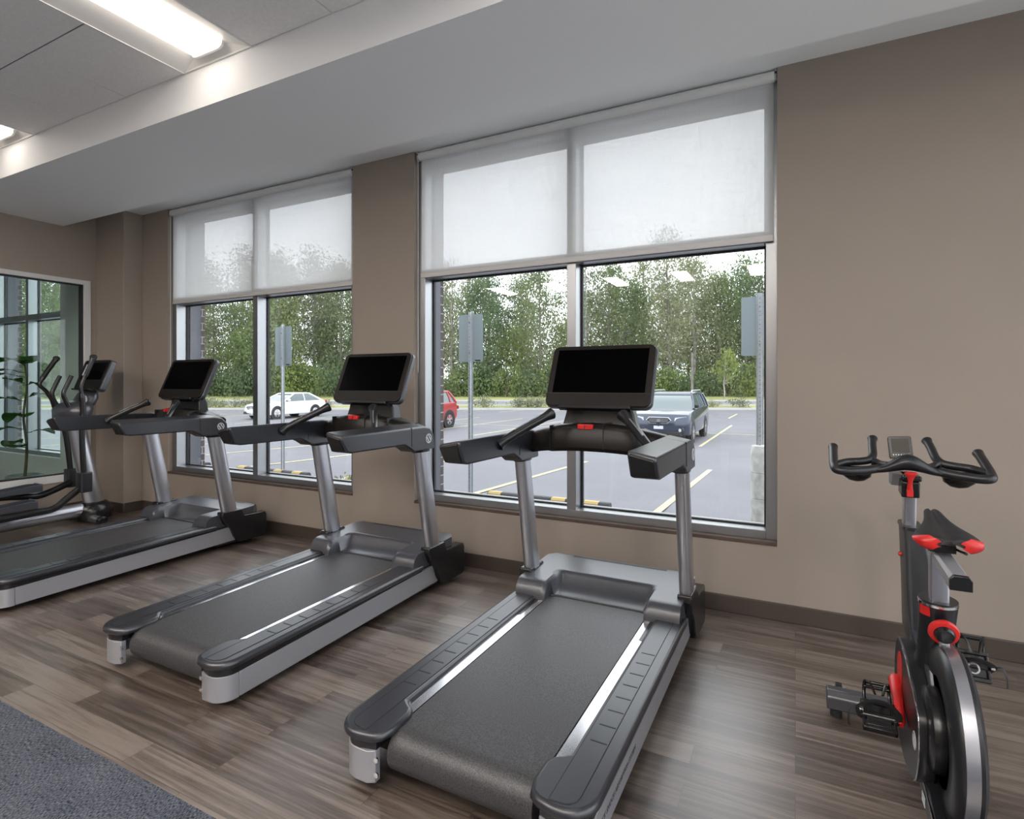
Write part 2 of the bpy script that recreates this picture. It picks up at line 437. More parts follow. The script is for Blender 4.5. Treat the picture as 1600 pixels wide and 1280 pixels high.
def spline(pts, n=6):
    P = [Vector(p) for p in pts]; out = []
    for i in range(len(P) - 1):
        p0 = P[max(i - 1, 0)]; p1 = P[i]; p2 = P[i + 1]; p3 = P[min(i + 2, len(P) - 1)]
        for k in range(n):
            t = k / n
            out.append(0.5 * ((2 * p1) + (-p0 + p2) * t + (2 * p0 - 5 * p1 + 4 * p2 - p3) * t * t + (-p0 + 3 * p1 - 3 * p2 + p3) * t ** 3))
    out.append(P[-1]); return out
def lathe(bm, prof, seg=24, mtx=None, axis='z'):
    # prof: list of (r, h)
    secs = []
    for r, h in prof:
        ring = []
        for k in range(seg):
            a = 2 * PI * k / seg; c, s = r * math.cos(a), r * math.sin(a)
            ring.append((c, s, h) if axis == 'z' else (h, c, s) if axis == 'x' else (c, h, s))
        secs.append(ring)
    rings = loft(bm, secs, True)
    if mtx is not None:
        bmesh.ops.transform(bm, matrix=mtx, verts=[v for r in rings for v in r])
    return rings
def rrect(x0, x1, y0, y1, r, n=5):
    out = []
    for cx, cy, a0 in ((x1 - r, y1 - r, 0), (x0 + r, y1 - r, 90), (x0 + r, y0 + r, 180), (x1 - r, y0 + r, 270)):
        for k in range(n + 1):
            a = math.radians(a0 + 90 * k / n); out.append((cx + r * math.cos(a), cy + r * math.sin(a)))
    return out
def ell(cx, cy, rx, ry, n=24, a0=0, a1=360):
    full = abs(a1 - a0 - 360) < 1e-6
    m = n if full else n - 1
    return [(cx + rx * math.cos(math.radians(a0 + (a1 - a0) * k / m)), cy + ry * math.sin(math.radians(a0 + (a1 - a0) * k / m))) for k in range(n)]
def ring(bm, ro, ri, h0, h1, seg=32, mtx=None, axis='x'):
    prof = [(ri, h0), (ro, h0), (ro, h1), (ri, h1), (ri, h0)]
    secs = []
    for r, h in prof:
        secs.append([((h, r * math.cos(2 * PI * k / seg), r * math.sin(2 * PI * k / seg)) if axis == 'x' else (r * math.cos(2 * PI * k / seg), r * math.sin(2 * PI * k / seg), h)) for k in range(seg)])
    rings = loft(bm, secs, cap=False)
    vs = [v for r in rings for v in r]
    if mtx is not None: bmesh.ops.transform(bm, matrix=mtx, verts=vs)
    bmesh.ops.remove_doubles(bm, verts=vs, dist=1e-6)
def T(x, y, z): return Matrix.Translation((x, y, z))
def R(a, ax): return Matrix.Rotation(a, 4, ax)
def textmesh(name, body, size, mat, parent, mtx, extrude=0.0006, shear=0.0, label=None):
    cu = bpy.data.curves.new(name, 'FONT'); cu.body = body; cu.size = size; cu.extrude = extrude; cu.shear = shear; cu.resolution_u = 2
    tmp = bpy.data.objects.new(name, cu); col.objects.link(tmp)
    dg = bpy.context.evaluated_depsgraph_get(); dg.update()
    me = bpy.data.meshes.new_from_object(tmp.evaluated_get(dg))
    col.objects.unlink(tmp); bpy.data.objects.remove(tmp); bpy.data.curves.remove(cu)
    me.transform(mtx); me.materials.clear(); me.materials.append(mat)
    o = bpy.data.objects.new(name, me); link(o, parent)
    if label: o['label'] = label
    return o
# ---------------------------------------------------------------- the room
YW, YF, YG, YO = 3.555, 3.605, 3.722, 3.90
XL, XR, YB = -6.85, 1.9, -4.5
ZC, ZS, ZP = 3.262, 3.02, 3.195
WINS = [(-5.868, -3.315), (-2.678, -0.093)]
W0 = (-9.95, -8.03)

bm = B(); box(bm, -11.6, XR + .2, 1.13, YW + .19, -.12, 0); box(bm, -11.6, XR + .2, YB - .2, 1.13, -.12, -.002); struct('floor', bm, M['floor'], smooth=0)
bm = B(); box(bm, XL, XR, YB, 1.13, -.001, .004); struct('floor_carpet', bm, M['carpet'], smooth=0)

bm = B()
xs = [XL - .1, WINS[0][0], WINS[0][1], WINS[1][0], WINS[1][1], XR + .2]
for a, b in ((xs[0], xs[1]), (xs[2], xs[3]), (xs[4], xs[5])): box(bm, a, b, YW, YF + .14, 0, 3.4)
for a, b in WINS: box(bm, a, b, YW, YF + .14, 0, .424)
struct('wall_front', bm, M['wall'], smooth=0)
bm = B(); box(bm, XL - .1, -6.32, 3.366, YW, 0, 3.4); struct('wall_column', bm, M['wall'], bev=.004)
# outer brick skin with its returns beside the windows
bm = B()
op = [(W0[0] + .09, W0[1] - .07), (WINS[0][0] + .095, WINS[0][1] - .07), (WINS[1][0] + .045, WINS[1][1] - .07)]
ex = [-13.0] + [v for p in op for v in p] + [XR + .2]
for i in range(0, len(ex), 2): box(bm, ex[i], ex[i + 1], YO - .042, YO, -.6, 3.9)
for a, b in op: box(bm, a, b, YO - .042, YO, -.6, .46); box(bm, a, b, YO - .042, YO, 3.125, 3.9)
struct('wall_exterior', bm, M['brick'], smooth=0)
bm = B()
for a, b in op:
    box(bm, a - .03, a - .001, YF + .135, YO - .041, .44, 3.14); box(bm, b + .001, b + .03, YF + .135, YO - .041, .44, 3.14)
    box(bm, a, b, YF + .135, YO - .041, 3.126, 3.14)
struct('trim_window_returns', bm, M['metal_return'], smooth=0)
bm = B()
for a, b in op: box(bm, a, b, YF + .138, YO + .03, .44, .468)
struct('trim_outer_sills', bm, M['frame'], smooth=0)

# left wall with the glazed opening to the next room
GY0, GY1, GZ0, GZ1 = -.6, 3.311, .335, 2.48
bm = B()
box(bm, XL - .1, XL, YB, GY0, 0, 3.4); box(bm, XL - .1, XL, GY1, YW, 0, 3.4)
box(bm, XL - .1, XL, GY0, GY1, 0, GZ0); box(bm, XL - .1, XL, GY0, GY1, GZ1, 3.4)
struct('wall_left', bm, M['wall'], smooth=0)
RY0, RY1, RZ0, RZ1 = -3.6, 3.2, .10, 3.0
bm = B()
box(bm, XR, XR + .2, YB - .2, RY0, 0, 3.4); box(bm, XR, XR + .2, RY1, YW, 0, 3.4); box(bm, XR, XR + .2, RY0, RY1, 0, RZ0); box(bm, XR, XR + .2, RY0, RY1, RZ1, 3.4)
struct('wall_right', bm, M['wall_white'], smooth=0)
bm = B(); ys_ = [RY0 + (RY1 - RY0) * k / 4 for k in range(5)]
for y in ys_: box(bm, XR + .05, XR + .16, max(RY0, y - .03), min(RY1, y + .03), RZ0, RZ1)
for y0, y1 in zip(ys_[:-1], ys_[1:]):
    for z0, z1 in ((RZ0, RZ0 + .05), (2.2, 2.26), (RZ1 - .05, RZ1)): box(bm, XR + .05, XR + .16, y0 + .03, y1 - .03, z0, z1)
f5 = struct('window_5', bm, M['frame'], smooth=0)  # unseen window added in the right wall to bring in side daylight
for y0, y1 in zip(ys_[:-1], ys_[1:]):
    bm = B(); box(bm, XR + .10, XR + .108, y0 + .02, y1 - .02, RZ0 + .04, RZ1 - .04); obj('glass_pane', bm, M['glass'], f5, smooth=0)
bm = B(); box(bm, XL - .1, XR, YB - .2, YB, 0, 3.4); struct('wall_back', bm, M['wall'], smooth=0)

def partition():
    bm = B()
    w = .062
    for (y0, y1, z0, z1) in ((GY0, GY0 + w, GZ0, GZ1), (GY1 - w, GY1, GZ0, GZ1), (GY0 + w, GY1 - w, GZ0, GZ0 + .075), (GY0 + w, GY1 - w, GZ1 - .048, GZ1)):
        box(bm, XL - .108, XL + .014, y0, y1, z0, z1)
    f = struct('window_3', bm, M['frame_light'], bev=.003)
    bm = B()
    a0, a1, c0, c1 = GY0 + w, GY1 - w, GZ0 + .075, GZ1 - .048
    for (y0, y1, z0, z1) in ((a0, a0 + .022, c0, c1), (a1 - .022, a1, c0, c1), (a0, a1, c0, c0 + .016), (a0, a1, c1 - .012, c1)):
        box(bm, XL - .06, XL - .012, y0, y1, z0, z1)
    obj('glazing_gasket', bm, M['gasket'], f, smooth=0)
    bm = B(); box(bm, XL - .042, XL - .032, a0 + .004, a1 - .004, c0 + .004, c1 - .004)
    obj('glass_pane', bm, M['glass_green'], f, smooth=0)
partition()

def window(name, x0, x1, jl=.07, jr=.062, sill=True):
    zb, zh = .446, ZP
    y0, y1 = YF, YF + .14
    bm = B()
    box(bm, x0, x0 + jl, y0, y1, zb, zh); box(bm, x1 - jr, x1, y0, y1, zb, zh)
    box(bm, x0 + jl, x1 - jr, y0, y1, zb, .497); box(bm, x0 + jl, x1 - jr, y0, y1, 3.112, zh)
    f = struct(name, bm, M['frame'], bev=.002)
    xm = (x0 + x1) / 2 + .008
    bm = B(); box(bm, xm - .033, xm + .033, y0 + .0005, y1, .497, 3.112); obj('mullion', bm, M['frame'], f, bev=.002)
    spans = [(x0 + jl, xm - .033), (xm + .033, x1 - jr)]
    bm = B()
    for a, b in spans: box(bm, a, b, y0 + .001, y1, 2.198, 2.268)
    obj('transom', bm, M['frame'], f, bev=.002)
    for a, b in spans:
        for c, d in ((.497, 2.198), (2.268, 3.112)):
            bm = B()
            box(bm, a, a + .013, YG - .012, YG + .012, c, d); box(bm, b - .013, b, YG - .012, YG + .012, c, d)
            box(bm, a + .013, b - .013, YG - .012, YG + .012, c, c + .010); box(bm, a + .013, b - .013, YG - .012, YG + .012, d - .010, d)
            g = obj('glazing_gasket', bm, M['gasket'], f, smooth=0)
            bm = B(); box(bm, a + .006, b - .006, YG - .004, YG + .004, c + .006, d - .006)
            obj('glass_pane', bm, M['glass'], f, smooth=0)
    return f
for i, (a, b) in enumerate(WINS):
    window(f'window_{i+1}', a, b)
    bm = B(); box(bm, a + .001, b - .001, YW - .004, YF + .01, .424, .446); struct(f'trim_sill_{i+1}', bm, M['sill'], bev=.002)

# soffit, strip above the windows
bm = B(); box(bm, XL, XR, 2.12, 3.06, ZS, 3.45); struct('ceiling_soffit', bm, M['soffit'], smooth=0)
bm = B(); box(bm, XL, XR, 3.06, YF + .14, ZP, 3.45); struct('ceiling_window_strip', bm, M['soffit'], smooth=0)
bm = B(); box(bm, -6.32, XR, YW - .013, YW, 0, .101); box(bm, XL, -6.307, 3.353, 3.366, 0, .101); box(bm, -6.32, -6.307, 3.366, YW - .013, 0, .101)
struct('baseboard_front', bm, M['base'], bev=.004)
bm = B(); box(bm, XL, XL + .013, YB, 3.353, 0, .101); struct('baseboard_left', bm, M['base'], bev=.004)
bm = B(); box(bm, XR - .013, XR, YB, YW - .013, 0, .101); struct('baseboard_right', bm, M['base'], bev=.004)

# ceiling tiles (one surface), grid and plenum cover
GX = [-2.72 + .61 * k for k in range(-7, 11)]
LX = [-5.77, -3.33, -.89, 1.55]
LY = [.905, -1.535, -3.365]
LXY = [(x, LY[0]) for x in (LX[1], LX[0], LX[2])] + [(-5.77 + 1.22 * k, y) for y in LY[1:] for k in range(6)]  # rear rows filled with extra unseen troffers to brighten the room
def lamp_at(x0, x1, y0, y1):
    xm, ym = (x0 + x1) / 2, (y0 + y1) / 2
    for lx, ly in LXY:
        if lx < xm < lx + .61 and ly < ym < ly + 1.2: return True
    return False
bm = B(); bd = B(); bw = B()
GYs = [2.12, 1.585]
ybreak = sorted(set([2.12, 1.585, .905, .295, -.335, -.945, -1.535, -2.145, -2.755, -3.365, -3.975, YB] ))
for i in range(len(GX) - 1):
    x0, x1 = max(GX[i], XL), min(GX[i + 1], XR)
    if x1 <= x0: continue
    for y0, y1 in zip(ybreak[:-1], ybreak[1:]):
        if lamp_at(x0, x1, y0, y1): continue
        box(bm, x0 + .004, x1 - .004, y0 + .004, y1 - .004, ZC, ZC + .02)
    for y0, y1 in zip(ybreak[:-1], ybreak[1:]):
        if lamp_at(x0, x0 + .02, y0, y1) and lamp_at(x0 - .02, x0, y0, y1): continue
        box(bw, x0 - .012, x0 + .012, y0, y1, ZC + .006, ZC + .03)
        if not (lamp_at(x0, x1, y0 - .02, y0) and lamp_at(x0, x1, y0, y0 + .02)): box(bd, x0, x1, y0 - .010, y0 + .010, ZC + .0055, ZC + .028)
c = struct('ceiling', bm, M['tile'], smooth=0)
obj('ceiling_grid', bw, M['grid'], c, smooth=0); obj('ceiling_shadow_gap', bd, M['grid_dark'], c, smooth=0)
bm = B(); box(bm, -11.6, XR + .2, YB - .2, YO - .085, 3.45, 3.6); struct('ceiling_leak_cover', bm, M['grid_dark'], smooth=0)  # unseen dark cover added above the tiles to stop light leaks

def troffer():
    t = thing('ceiling_light', 'lit white recessed ceiling light with its whole lens end in view above the soffit', 'ceiling light')
    bm = B()
    L, W2, H = 1.205, .30, .075
    # pan: sloped white sides rising to the lens, closed above
    for s in (-1, 1):
        v = [bm.verts.new((s * W2, y, z)) for y, z in ((0, 0), (L, 0))] + [bm.verts.new((s * .15, y, .05)) for y in (L - .03, .03)]
        bm.faces.new(v)
    v = [bm.verts.new((x, y, z)) for x, y, z in ((-W2, 0, 0), (W2, 0, 0), (.15, .03, .05), (-.15, .03, .05))]; bm.faces.new(v)
    v = [bm.verts.new((x, y, z)) for x, y, z in ((-W2, L, 0), (W2, L, 0), (.15, L - .03, .05), (-.15, L - .03, .05))]; bm.faces.new(v)
    box(bm, -.15, .15, .03, L - .03, .05, H)
    obj('housing', bm, M['troffer'], t, smooth=0)
    bm = B()
    for s in (-1, 1): box(bm, s * W2 - .004, s * W2 + .004, 0, L, -.003, .02)
    box(bm, -W2, W2, -.004, .004, -.003, .02); box(bm, -W2, W2, L - .004, L + .004, -.003, .02)
    obj('rim', bm, M['grid'], t, smooth=0)
    bm = B(); prism(bm, [(-.13, .049), (-.125, .030), (-.10, .020), (.10, .020), (.125, .030), (.13, .049)], 'y', .06, L - .06)
    obj('lens', bm, M['lens_dimmed'], t, smooth=0)
    for y in (.045, L - .06):
        bm = B(); prism(bm, [(-.135, .05), (-.13, .026), (-.104, .014), (.104, .014), (.13, .026), (.135, .05)], 'y', y, y + .015)
        obj('end_plate', bm, M['troffer'], t, smooth=0)
    return t
def bright(q):                                # rows away from the windows are not dimmed
    for c_ in q.children:
        if c_.name.startswith('lens'):
            c_.data = LENS_FULL
t0 = troffer(); first = True
LENS_FULL = [c_ for c_ in t0.children if c_.name.startswith('lens')][0].data.copy(); LENS_FULL.materials[0] = M['lens']
for lx, ly in LXY:
    if True:
        loc = (lx + .305, ly + .005, ZC - .002)
        if first: t0.location = loc; first = False
        elif ly == LY[0] and lx == LX[0]: dup(t0, loc, 0, 'lit white recessed ceiling light cut off by the left photo edge')
        else:
            q_ = dup(t0, loc, 0, 'lit white recessed ceiling light outside the picture, among extra ones added to brighten the room', 'ceiling lights over the rest of the room')
            if ly != LY[0]: bright(q_)

# roller blinds
def blind(x0, x1, name, label):
    t = thing(name, label, 'roller blind', ((x0 + x1) / 2, 3.578, 3.155), 0, 'roller blinds over the upper panes')
    w0, w1 = -(x1 - x0) / 2 + .052, (x1 - x0) / 2 - .02
    bm = B(); lathe(bm, [(.031, w0 - .012), (.031, w1 + .006)], 24, axis='x'); obj('roller', bm, M['roller'], t)
    bm = B(); vs_ = [bm.verts.new((x_, .002, z_)) for x_, z_ in ((w0, -.945), (w1, -.945), (w1, -.005), (w0, -.005))]; bm.faces.new(vs_); obj('fabric', bm, M['blind'], t, smooth=0)
    bm = B(); box(bm, w0, w1, -.006, .007, -.957, -.920); obj('hem_bar', bm, M['blind_bar'], t, bev=.003)
    for a, b in ((w0 - .034, w0 - .012), (w1 + .006, w1 + .018)):
        bm = B(); box(bm, a, b, -.02, .024, -.032, .038); br = obj('bracket', bm, M['galv'], t, bev=.003)
        bm = B(); lathe(bm, [(.008, a - .002), (.008, b + .001)], 12, mtx=T(0, -.004, -.004), axis='x'); lathe(bm, [(.006, -.026), (.006, -.019)], 10, mtx=T((a + b) / 2, 0, .012), axis='y')
        obj('bolt', bm, M['gasket'], br)
    bm = B(); tube(bm, [(w0 - .022, -.012, -.03), (w0 - .022, -.012, -1.7)], .0022, 6); obj('chain', bm, M['roller'], t)
    return t
blind(*WINS[0], 'roller_blind', 'white translucent roller blind over the left-hand window, behind the middle treadmill')
blind(*WINS[1], 'roller_blind', 'white translucent roller blind over the right-hand window, above the nearest treadmill')

# the room beyond the glass
bm = B(); box(bm, -11.5, W0[0], YW, YF + .14, 0, 3.4); box(bm, W0[1], XL - .1, YW, YF + .14, 0, 3.4); box(bm, W0[0], W0[1], YW, YF + .14, 0, .446)
box(bm, W0[0], W0[1], YW, YF + .14, 3.2, 3.4)
struct('wall_next_room_front', bm, M['wall_white'], smooth=0)
window('window_4', W0[0], W0[1])
bm = B(); box(bm, -11.6, -11.5, YB, YW, 0, 3.4); struct('wall_next_room_side', bm, M['wall_white'], smooth=0)
bm = B(); box(bm, -11.5, XL - .1, YB - .2, YB, 0, 3.4); struct('wall_next_room_back', bm, M['wall_white'], smooth=0)
bm = B(); box(bm, -11.5, XL - .1, YB, YW, 3.05, 3.1); struct('ceiling_next_room', bm, M['soffit'], smooth=0)
for x_, y in ((-9.9, 1.4), (-8.2, 1.4), (-9.9, -.6), (-8.2, -.6), (-9.9, -2.6), (-8.2, -2.6)):  # unseen lamps added to brighten the next room
    bright(dup(t0, (x_, y, 3.046), 0, 'lit white recessed ceiling light added out of view to brighten the room behind the glass', 'added ceiling lights in the room behind the glass'))
# ---------------------------------------------------------------- treadmills
def smooth01(t): t = max(0, min(1, t)); return t * t * (3 - 2 * t)
def make_treadmill(label):
    t = thing('treadmill', label, 'treadmill', group='treadmills in a row by the windows')
    rise = lambda y: .014 * max(0, min(1, (y + 1.3) / 1.6))
    # chassis under the deck
    bm = B(); box(bm, -.40, .40, -1.16, .30, .055, .15); obj('chassis', bm, M['black_matt'], t, smooth=0)
    # belt
    prof = [(.16, .205), (.1, .204)] + [(y, .189 + rise(y)) for y in (-.3, -.8, -1.19)]
    cy, cz, r = -1.195, .119, .071
    prof += [(cy - r * math.sin(a), cz + r * math.cos(a)) for a in [math.radians(d) for d in range(12, 181, 14)]]
    prof += [(-.9, .050), (.2, .055)]
    inner = [(p[0], p[1]) for p in prof]
    bm = B(); prism(bm, prof, 'x', -.268, .268); obj('running_belt', bm, M['belt'], t, smooth=30)
    for s in (-1, 1):
        mx = lambda pts: [(s * x, y) for x, y in pts]
        # silver side panel, follows the slight rise of the deck
        bm = B(); prism(bm, [(-1.212, .036), (-1.212, .141), (.30, .178), (.30, .060)], 'x', s * .424, s * .444)
        sp = obj('side_panel', bm, M['silver'], t, bev=.002)
        # silver rear cap wrapping the corner
        outl = [(.444, -1.214)] + [(.372 + .072 * math.cos(math.radians(a)), -1.228 - .072 * math.sin(math.radians(a))) for a in range(0, 91, 10)] + [(.325, -1.300), (.300, -1.285), (.300, -1.262), (.318, -1.27), (.36, -1.27), (.405, -1.24), (.420, -1.214)]
        bm = B(); prism(bm, mx(outl), 'z', .034, .141); cap = obj('rear_cap', bm, M['silver'], t, bev=.002)
        for zz in (.112, .062):
            bm = B(); lathe(bm, [(.009, -1.2885), (.009, -1.283), (.004, -1.283)], 12, mtx=T(s * .296, 0, zz), axis='y'); obj('bolt', bm, M['chrome'], cap)
        # dark band under the foot rail and the foot rail itself
        core = [(.300, .09), (.300, -1.28), (.36, -1.296)] + [(.372 + .070 * math.cos(math.radians(a)), -1.226 - .070 * math.sin(math.radians(a))) for a in range(90, -1, -10)] + [(.442, .09)]
        bm = B(); prism(bm, mx(core), 'z', .141, .178)
        for v in bm.verts: v.co.z += .028 * max(0, min(1, (v.co.y + 1.21) / 1.3))
        obj('rail_band', bm, M['black'], t, smooth=30)
        top = [(.318, .09), (.318, -1.085), (.300, -1.100), (.272, -1.118), (.258, -1.150), (.258, -1.235), (.272, -1.285), (.30, -1.306), (.345, -1.316)]
        top += [(.368 + .096 * math.cos(math.radians(a)), -1.222 - .096 * math.sin(math.radians(a))) for a in range(90, -1, -9)] + [(.464, .09)]
        bm = B(); prism(bm, mx(top), 'z', .172, .207)
        for v in bm.verts: v.co.z += rise(v.co.y)
        fr = obj('foot_rail', bm, M['rail_plastic'], t, bev=.016, seg=4, smooth=60)
        ins = [(.334, .06), (.334, -1.293)] + [(.366 + .046 * math.cos(math.radians(a)), -1.245 - .046 * math.sin(math.radians(a))) for a in range(90, -1, -10)] + [(.412, .06)]
        bm = B(); prism(bm, mx(ins), 'z', .200, .2082)
        for v in bm.verts: v.co.z += rise(v.co.y)
        obj('rail_inset', bm, M['rail_plastic'], fr, bev=.0012)
        bm = B()
        # seam around the inset: thin dark line
        for a, b in zip(ins[1:], ins[2:]):
            pass
        lo = [(s * x, y, .2076 + rise(y)) for x, y in ins[1:]]
        tube(bm, lo, .0016, 6)
        tube(bm, [(s * .334, -1.293, .2076), (s * .334, .06, .2076 + rise(.06))], .0016, 6)
        for k in range(8):
            y = -.998 + k * .092
            box(bm, s * .352, s * .408, y - .0028, y + .0028, .200 + rise(y), .2091 + rise(y))
        obj('grip_groove', bm, M['gasket'], fr, smooth=0)
        # polished strip beside the belt
        bm = B(); prism(bm, [(-1.12, .183), (-1.12, .190), (.08, .203), (.08, .195)], 'x', s * .273, s * .317); obj('belt_guard_strip', bm, M['steel'], t)
    # motor hood: height field with two arms and a scoop
    nx, ny = 56, 46
    bm = B(); grid = {}
    def hw(y): return .440 if y < .44 else .440 - (y - .44) / .11 * .09
    def hz(sx, y):
        x = abs(sx) * .44
        arm = .208 + (.292 - .208) * math.sqrt(max(0, 1 - (1 - min(1, max(0, (y - 0.0) / .07))) ** 2)) if y < .07 else .292 + .02 * (y - .07) / .43
        yb = .095; yt = .24
        u = max(0, min(1, (y - yb) / (yt - yb)))
        sc = .204 + (arm - .204) * (u ** 2.2) if y < yt else arm
        k = smooth01((x - .245) / .035)
        z = sc * (1 - k) + arm * k
        if y > .49: z -= (z - .20) * ((y - .49) / .06) ** 2
        return z
    for j in range(ny + 1):
        y = .55 * j / ny
        for i in range(nx + 1):
            sx = -1 + 2 * i / nx
            x = sx * hw(y)
            if abs(x) < .262 and y < .09: continue
            grid[i, j] = bm.verts.new((x, y, hz(sx, y)))
    for j in range(ny):
        for i in range(nx):
            q = [(i, j), (i + 1, j), (i + 1, j + 1), (i, j + 1)]
            if all(k in grid for k in q): bm.faces.new([grid[k] for k in q])
    ed = [e for e in bm.edges if e.is_boundary]
    res = bmesh.ops.extrude_edge_only(bm, edges=ed)
    for v in res['geom']:
        if isinstance(v, bmesh.types.BMVert):
            v.co.z = .19 if v.co.y < .3 else .05
    hood = obj('motor_hood', bm, M['plastic_grey'], t, smooth=50)
    bm = B(); box(bm, -.28, .28, .462, .482, .300, .3115); obj('vent_slot', bm, M['gasket'], hood, smooth=0)
    bm = B(); box(bm, -.42, .42, .10, .53, .03, .19); obj('motor_case', bm, M['black_matt'], t, bev=.01)
    bm = B(); tube(bm, [(-.262, .086, .206), (-.23, .096, .206), (.23, .096, .206), (.262, .086, .206)], .005, 6); obj('hood_lip', bm, M['gasket'], hood)
    for s in (-1, 1):
        # black corner shell on the outside of the motor housing
        poly = [(.125, .315), (.30, .315), (.325, .256), (.535, .246), (.548, .22), (.548, .06), (.53, .035), (.275, .042), (.235, .10), (.205, .17), (.15, .215), (.118, .28)]
        bm = B(); prism(bm, poly, 'x', s * .405, s * .476); obj('corner_shell', bm, M['black'], t, bev=.008, seg=3)
        # upright
        def oval(cx, cy, z, rx, ry): return [(cx + rx * math.copysign(abs(math.cos(a)) ** .75, math.cos(a)), cy + ry * math.copysign(abs(math.sin(a)) ** .75, math.sin(a)), z) for a in [2 * PI * k / 28 for k in range(28)]]
        bm = B(); loft(bm, [oval(s * .437, .212, .285, .034, .066), oval(s * .437, .080, .96, .033, .062)]); obj('upright', bm, M['post'], t, smooth=50)
        bm = B(); loft(bm, [oval(s * .437, .214, .270, .040, .074), oval(s * .437, .211, .302, .038, .071)]); obj('upright_collar', bm, M['black'], t)
        bm = B(); loft(bm, [oval(s * .437, .086, .935, .037, .072), oval(s * .437, .078, .975, .044, .088)]); obj('upright_collar', bm, M['black'], t)
        # handrail
        poly = [(-.662, 1.098), (-.654, 1.114), (.055, 1.116), (.115, 1.106), (.158, 1.065), (.168, .950), (-.045, .948), (-.085, .972), (-.14, .998), (-.583, 1.000), (-.618, 1.008)]
        bm = B(); vs = prism(bm, poly, 'x', s * .375, s * .486)
        for v in vs:
            if abs(v.co.x) > .43 and v.co.z > 1.05: v.co.z -= .020
        ar = obj('handrail', bm, M['rail_plastic'], t, bev=.012, seg=4, smooth=50)
        # shiny rear end face of the rail
        bm = B(); vs = prism(bm, [(-.667, 1.096), (-.661, 1.106), (-.624, 1.016), (-.628, 1.009)], 'x', s * .386, s * .475)
        for v in vs:
            if abs(v.co.x) > .43 and v.co.z > 1.05: v.co.z -= .020
        obj('end_cap', bm, M['black'], ar, bev=.003)
        bm = B(); box(bm, s * .373, s * .488, -.0745, -.0725, .985, 1.116)
        for v in bm.verts:
            if v.co.z > 1.05 and abs(v.co.x) > .43: v.co.z -= .020
        obj('rail_seam', bm, M['gasket'], ar, smooth=0)
        # round emblem on the outer front end of the rail
        bm = B(); ring(bm, .030, .024, .0, .003, 28, mtx=T(s * .4855 if s > 0 else -.4885, .10, 1.02))
        for yy in (-.010, .010):
            box(bm, .0, .003, yy - .004, yy + .004, -.018, .018, mtx=T(s * .4855 if s > 0 else -.4885, .10, 1.02) @ R(.6, 'X'))
        obj('rail_emblem', bm, M['emblem'], ar, smooth=0)
        # hand grip rising from the rail towards the console
        p = spline([(s * .385, -.285, 1.065), (s * .355, -.26, 1.088), (s * .29, -.185, 1.14), (s * .225, -.115, 1.187), (s * .188, -.075, 1.213)], 6)
        n = len(p); rad = [.038 - .016 * smooth01(i / n / .22) if i / n < .22 else .022 + (.009 * smooth01((i / n - .72) / .25)) for i in range(n)]
        bm = B(); tube(bm, p, rad, 14); g = obj('hand_grip', bm, M['black'], t, smooth=60)
        a, b = Vector(p[-3]), Vector(p[-1]); d = (b - a).normalized()
        rot = d.to_track_quat('Z', 'Y').to_matrix().to_4x4()
        bm = B(); lathe(bm, [(.029, 0), (.029, .004), (.022, .009)], 16, mtx=Matrix.Translation(b) @ rot); obj('grip_button', bm, M['bezel'], g)
        bm = B(); box(bm, -.008, .008, -.002, .002, .008, .0105, mtx=Matrix.Translation(b) @ rot @ R(.5, 'Z')); box(bm, -.008, .008, .006, .009, .008, .0105, mtx=Matrix.Translation(b) @ rot @ R(.5, 'Z'))
        obj('button_mark', bm, M['emblem'], g, smooth=0)
        q0, q1 = Vector(p[9]), Vector(p[17]); off = Vector((s * .0, -.004, .017))
        bm = B(); tube(bm, [q0 + off, (q0 + q1) / 2 + off, q1 + off], .0065, 8); obj('pulse_sensor', bm, M['post'], g)
        # cup holder
        bm = B(); lathe(bm, [(.052, 0), (.052, .008), (.040, .008), (.038, -.045), (0.001, -.045)], 28, mtx=T(s * .295, .155, 1.098)); obj('cup_holder', bm, M['black'], t)
    # arched dashboard between the rails
    bm = B(); secs = []
    xs = [-.392 + .784 * k / 24 for k in range(25)]
    for x in xs:
        q = 1 - (x / .392) ** 2
        mid = 1.0 if abs(x) < .232 else 0.0
        zb = .982 + .040 * q - .004 * mid; zt = 1.098 + .060 * q + .006 * mid
        yf = .075 - .085 * q - .012 * mid; yk = .215
        secs.append([(x, yf + .015, zb), (x, yf - .004, zb + .02), (x, yf, zt - .03), (x, yf + .02, zt - .006), (x, yf + .05, zt), (x, yk - .02, zt - .012), (x, yk, zt - .03), (x, yk, zb + .02), (x, yk - .03, zb)])
    loft(bm, secs); dash = obj('dashboard', bm, M['bezel'], t, smooth=40)
    for x in (-.2335, .07, .2335):
        q = 1 - (x / .392) ** 2
        bm = B(); box(bm, x - .0012, x + .0012, .075 - .085 * q - .0185, .15, .982 + .04 * q + .012, 1.098 + .06 * q + .0075); obj('dashboard_seam', bm, M['gasket'], dash, smooth=0)
    bm = B(); box(bm, -.066, .016, -.016, .004, 1.126, 1.152, mtx=T(0, -.012, .006)); 
    rc = obj('stop_button', bm, M['red'], t, bev=.003)
    bm = B(); box(bm, -.0015, .002, -.0182, .002, -.013, .010, mtx=T(-.026, -.012, 1.146) @ R(.35, 'Y')); obj('stop_slot', bm, M['gasket'], rc, smooth=0)
    # console neck and console
    bm = B(); loft(bm, [[(-.205, .10, 1.13), (.205, .10, 1.13), (.205, .19, 1.13), (-.205, .19, 1.13)], [(-.19, .115, 1.20), (.19, .115, 1.20), (.19, .19, 1.20), (-.19, .19, 1.20)], [(-.16, .10, 1.30), (.16, .10, 1.30), (.16, .17, 1.30), (-.16, .17, 1.30)]])
    obj('console_neck', bm, M['black'], t, bev=.008)
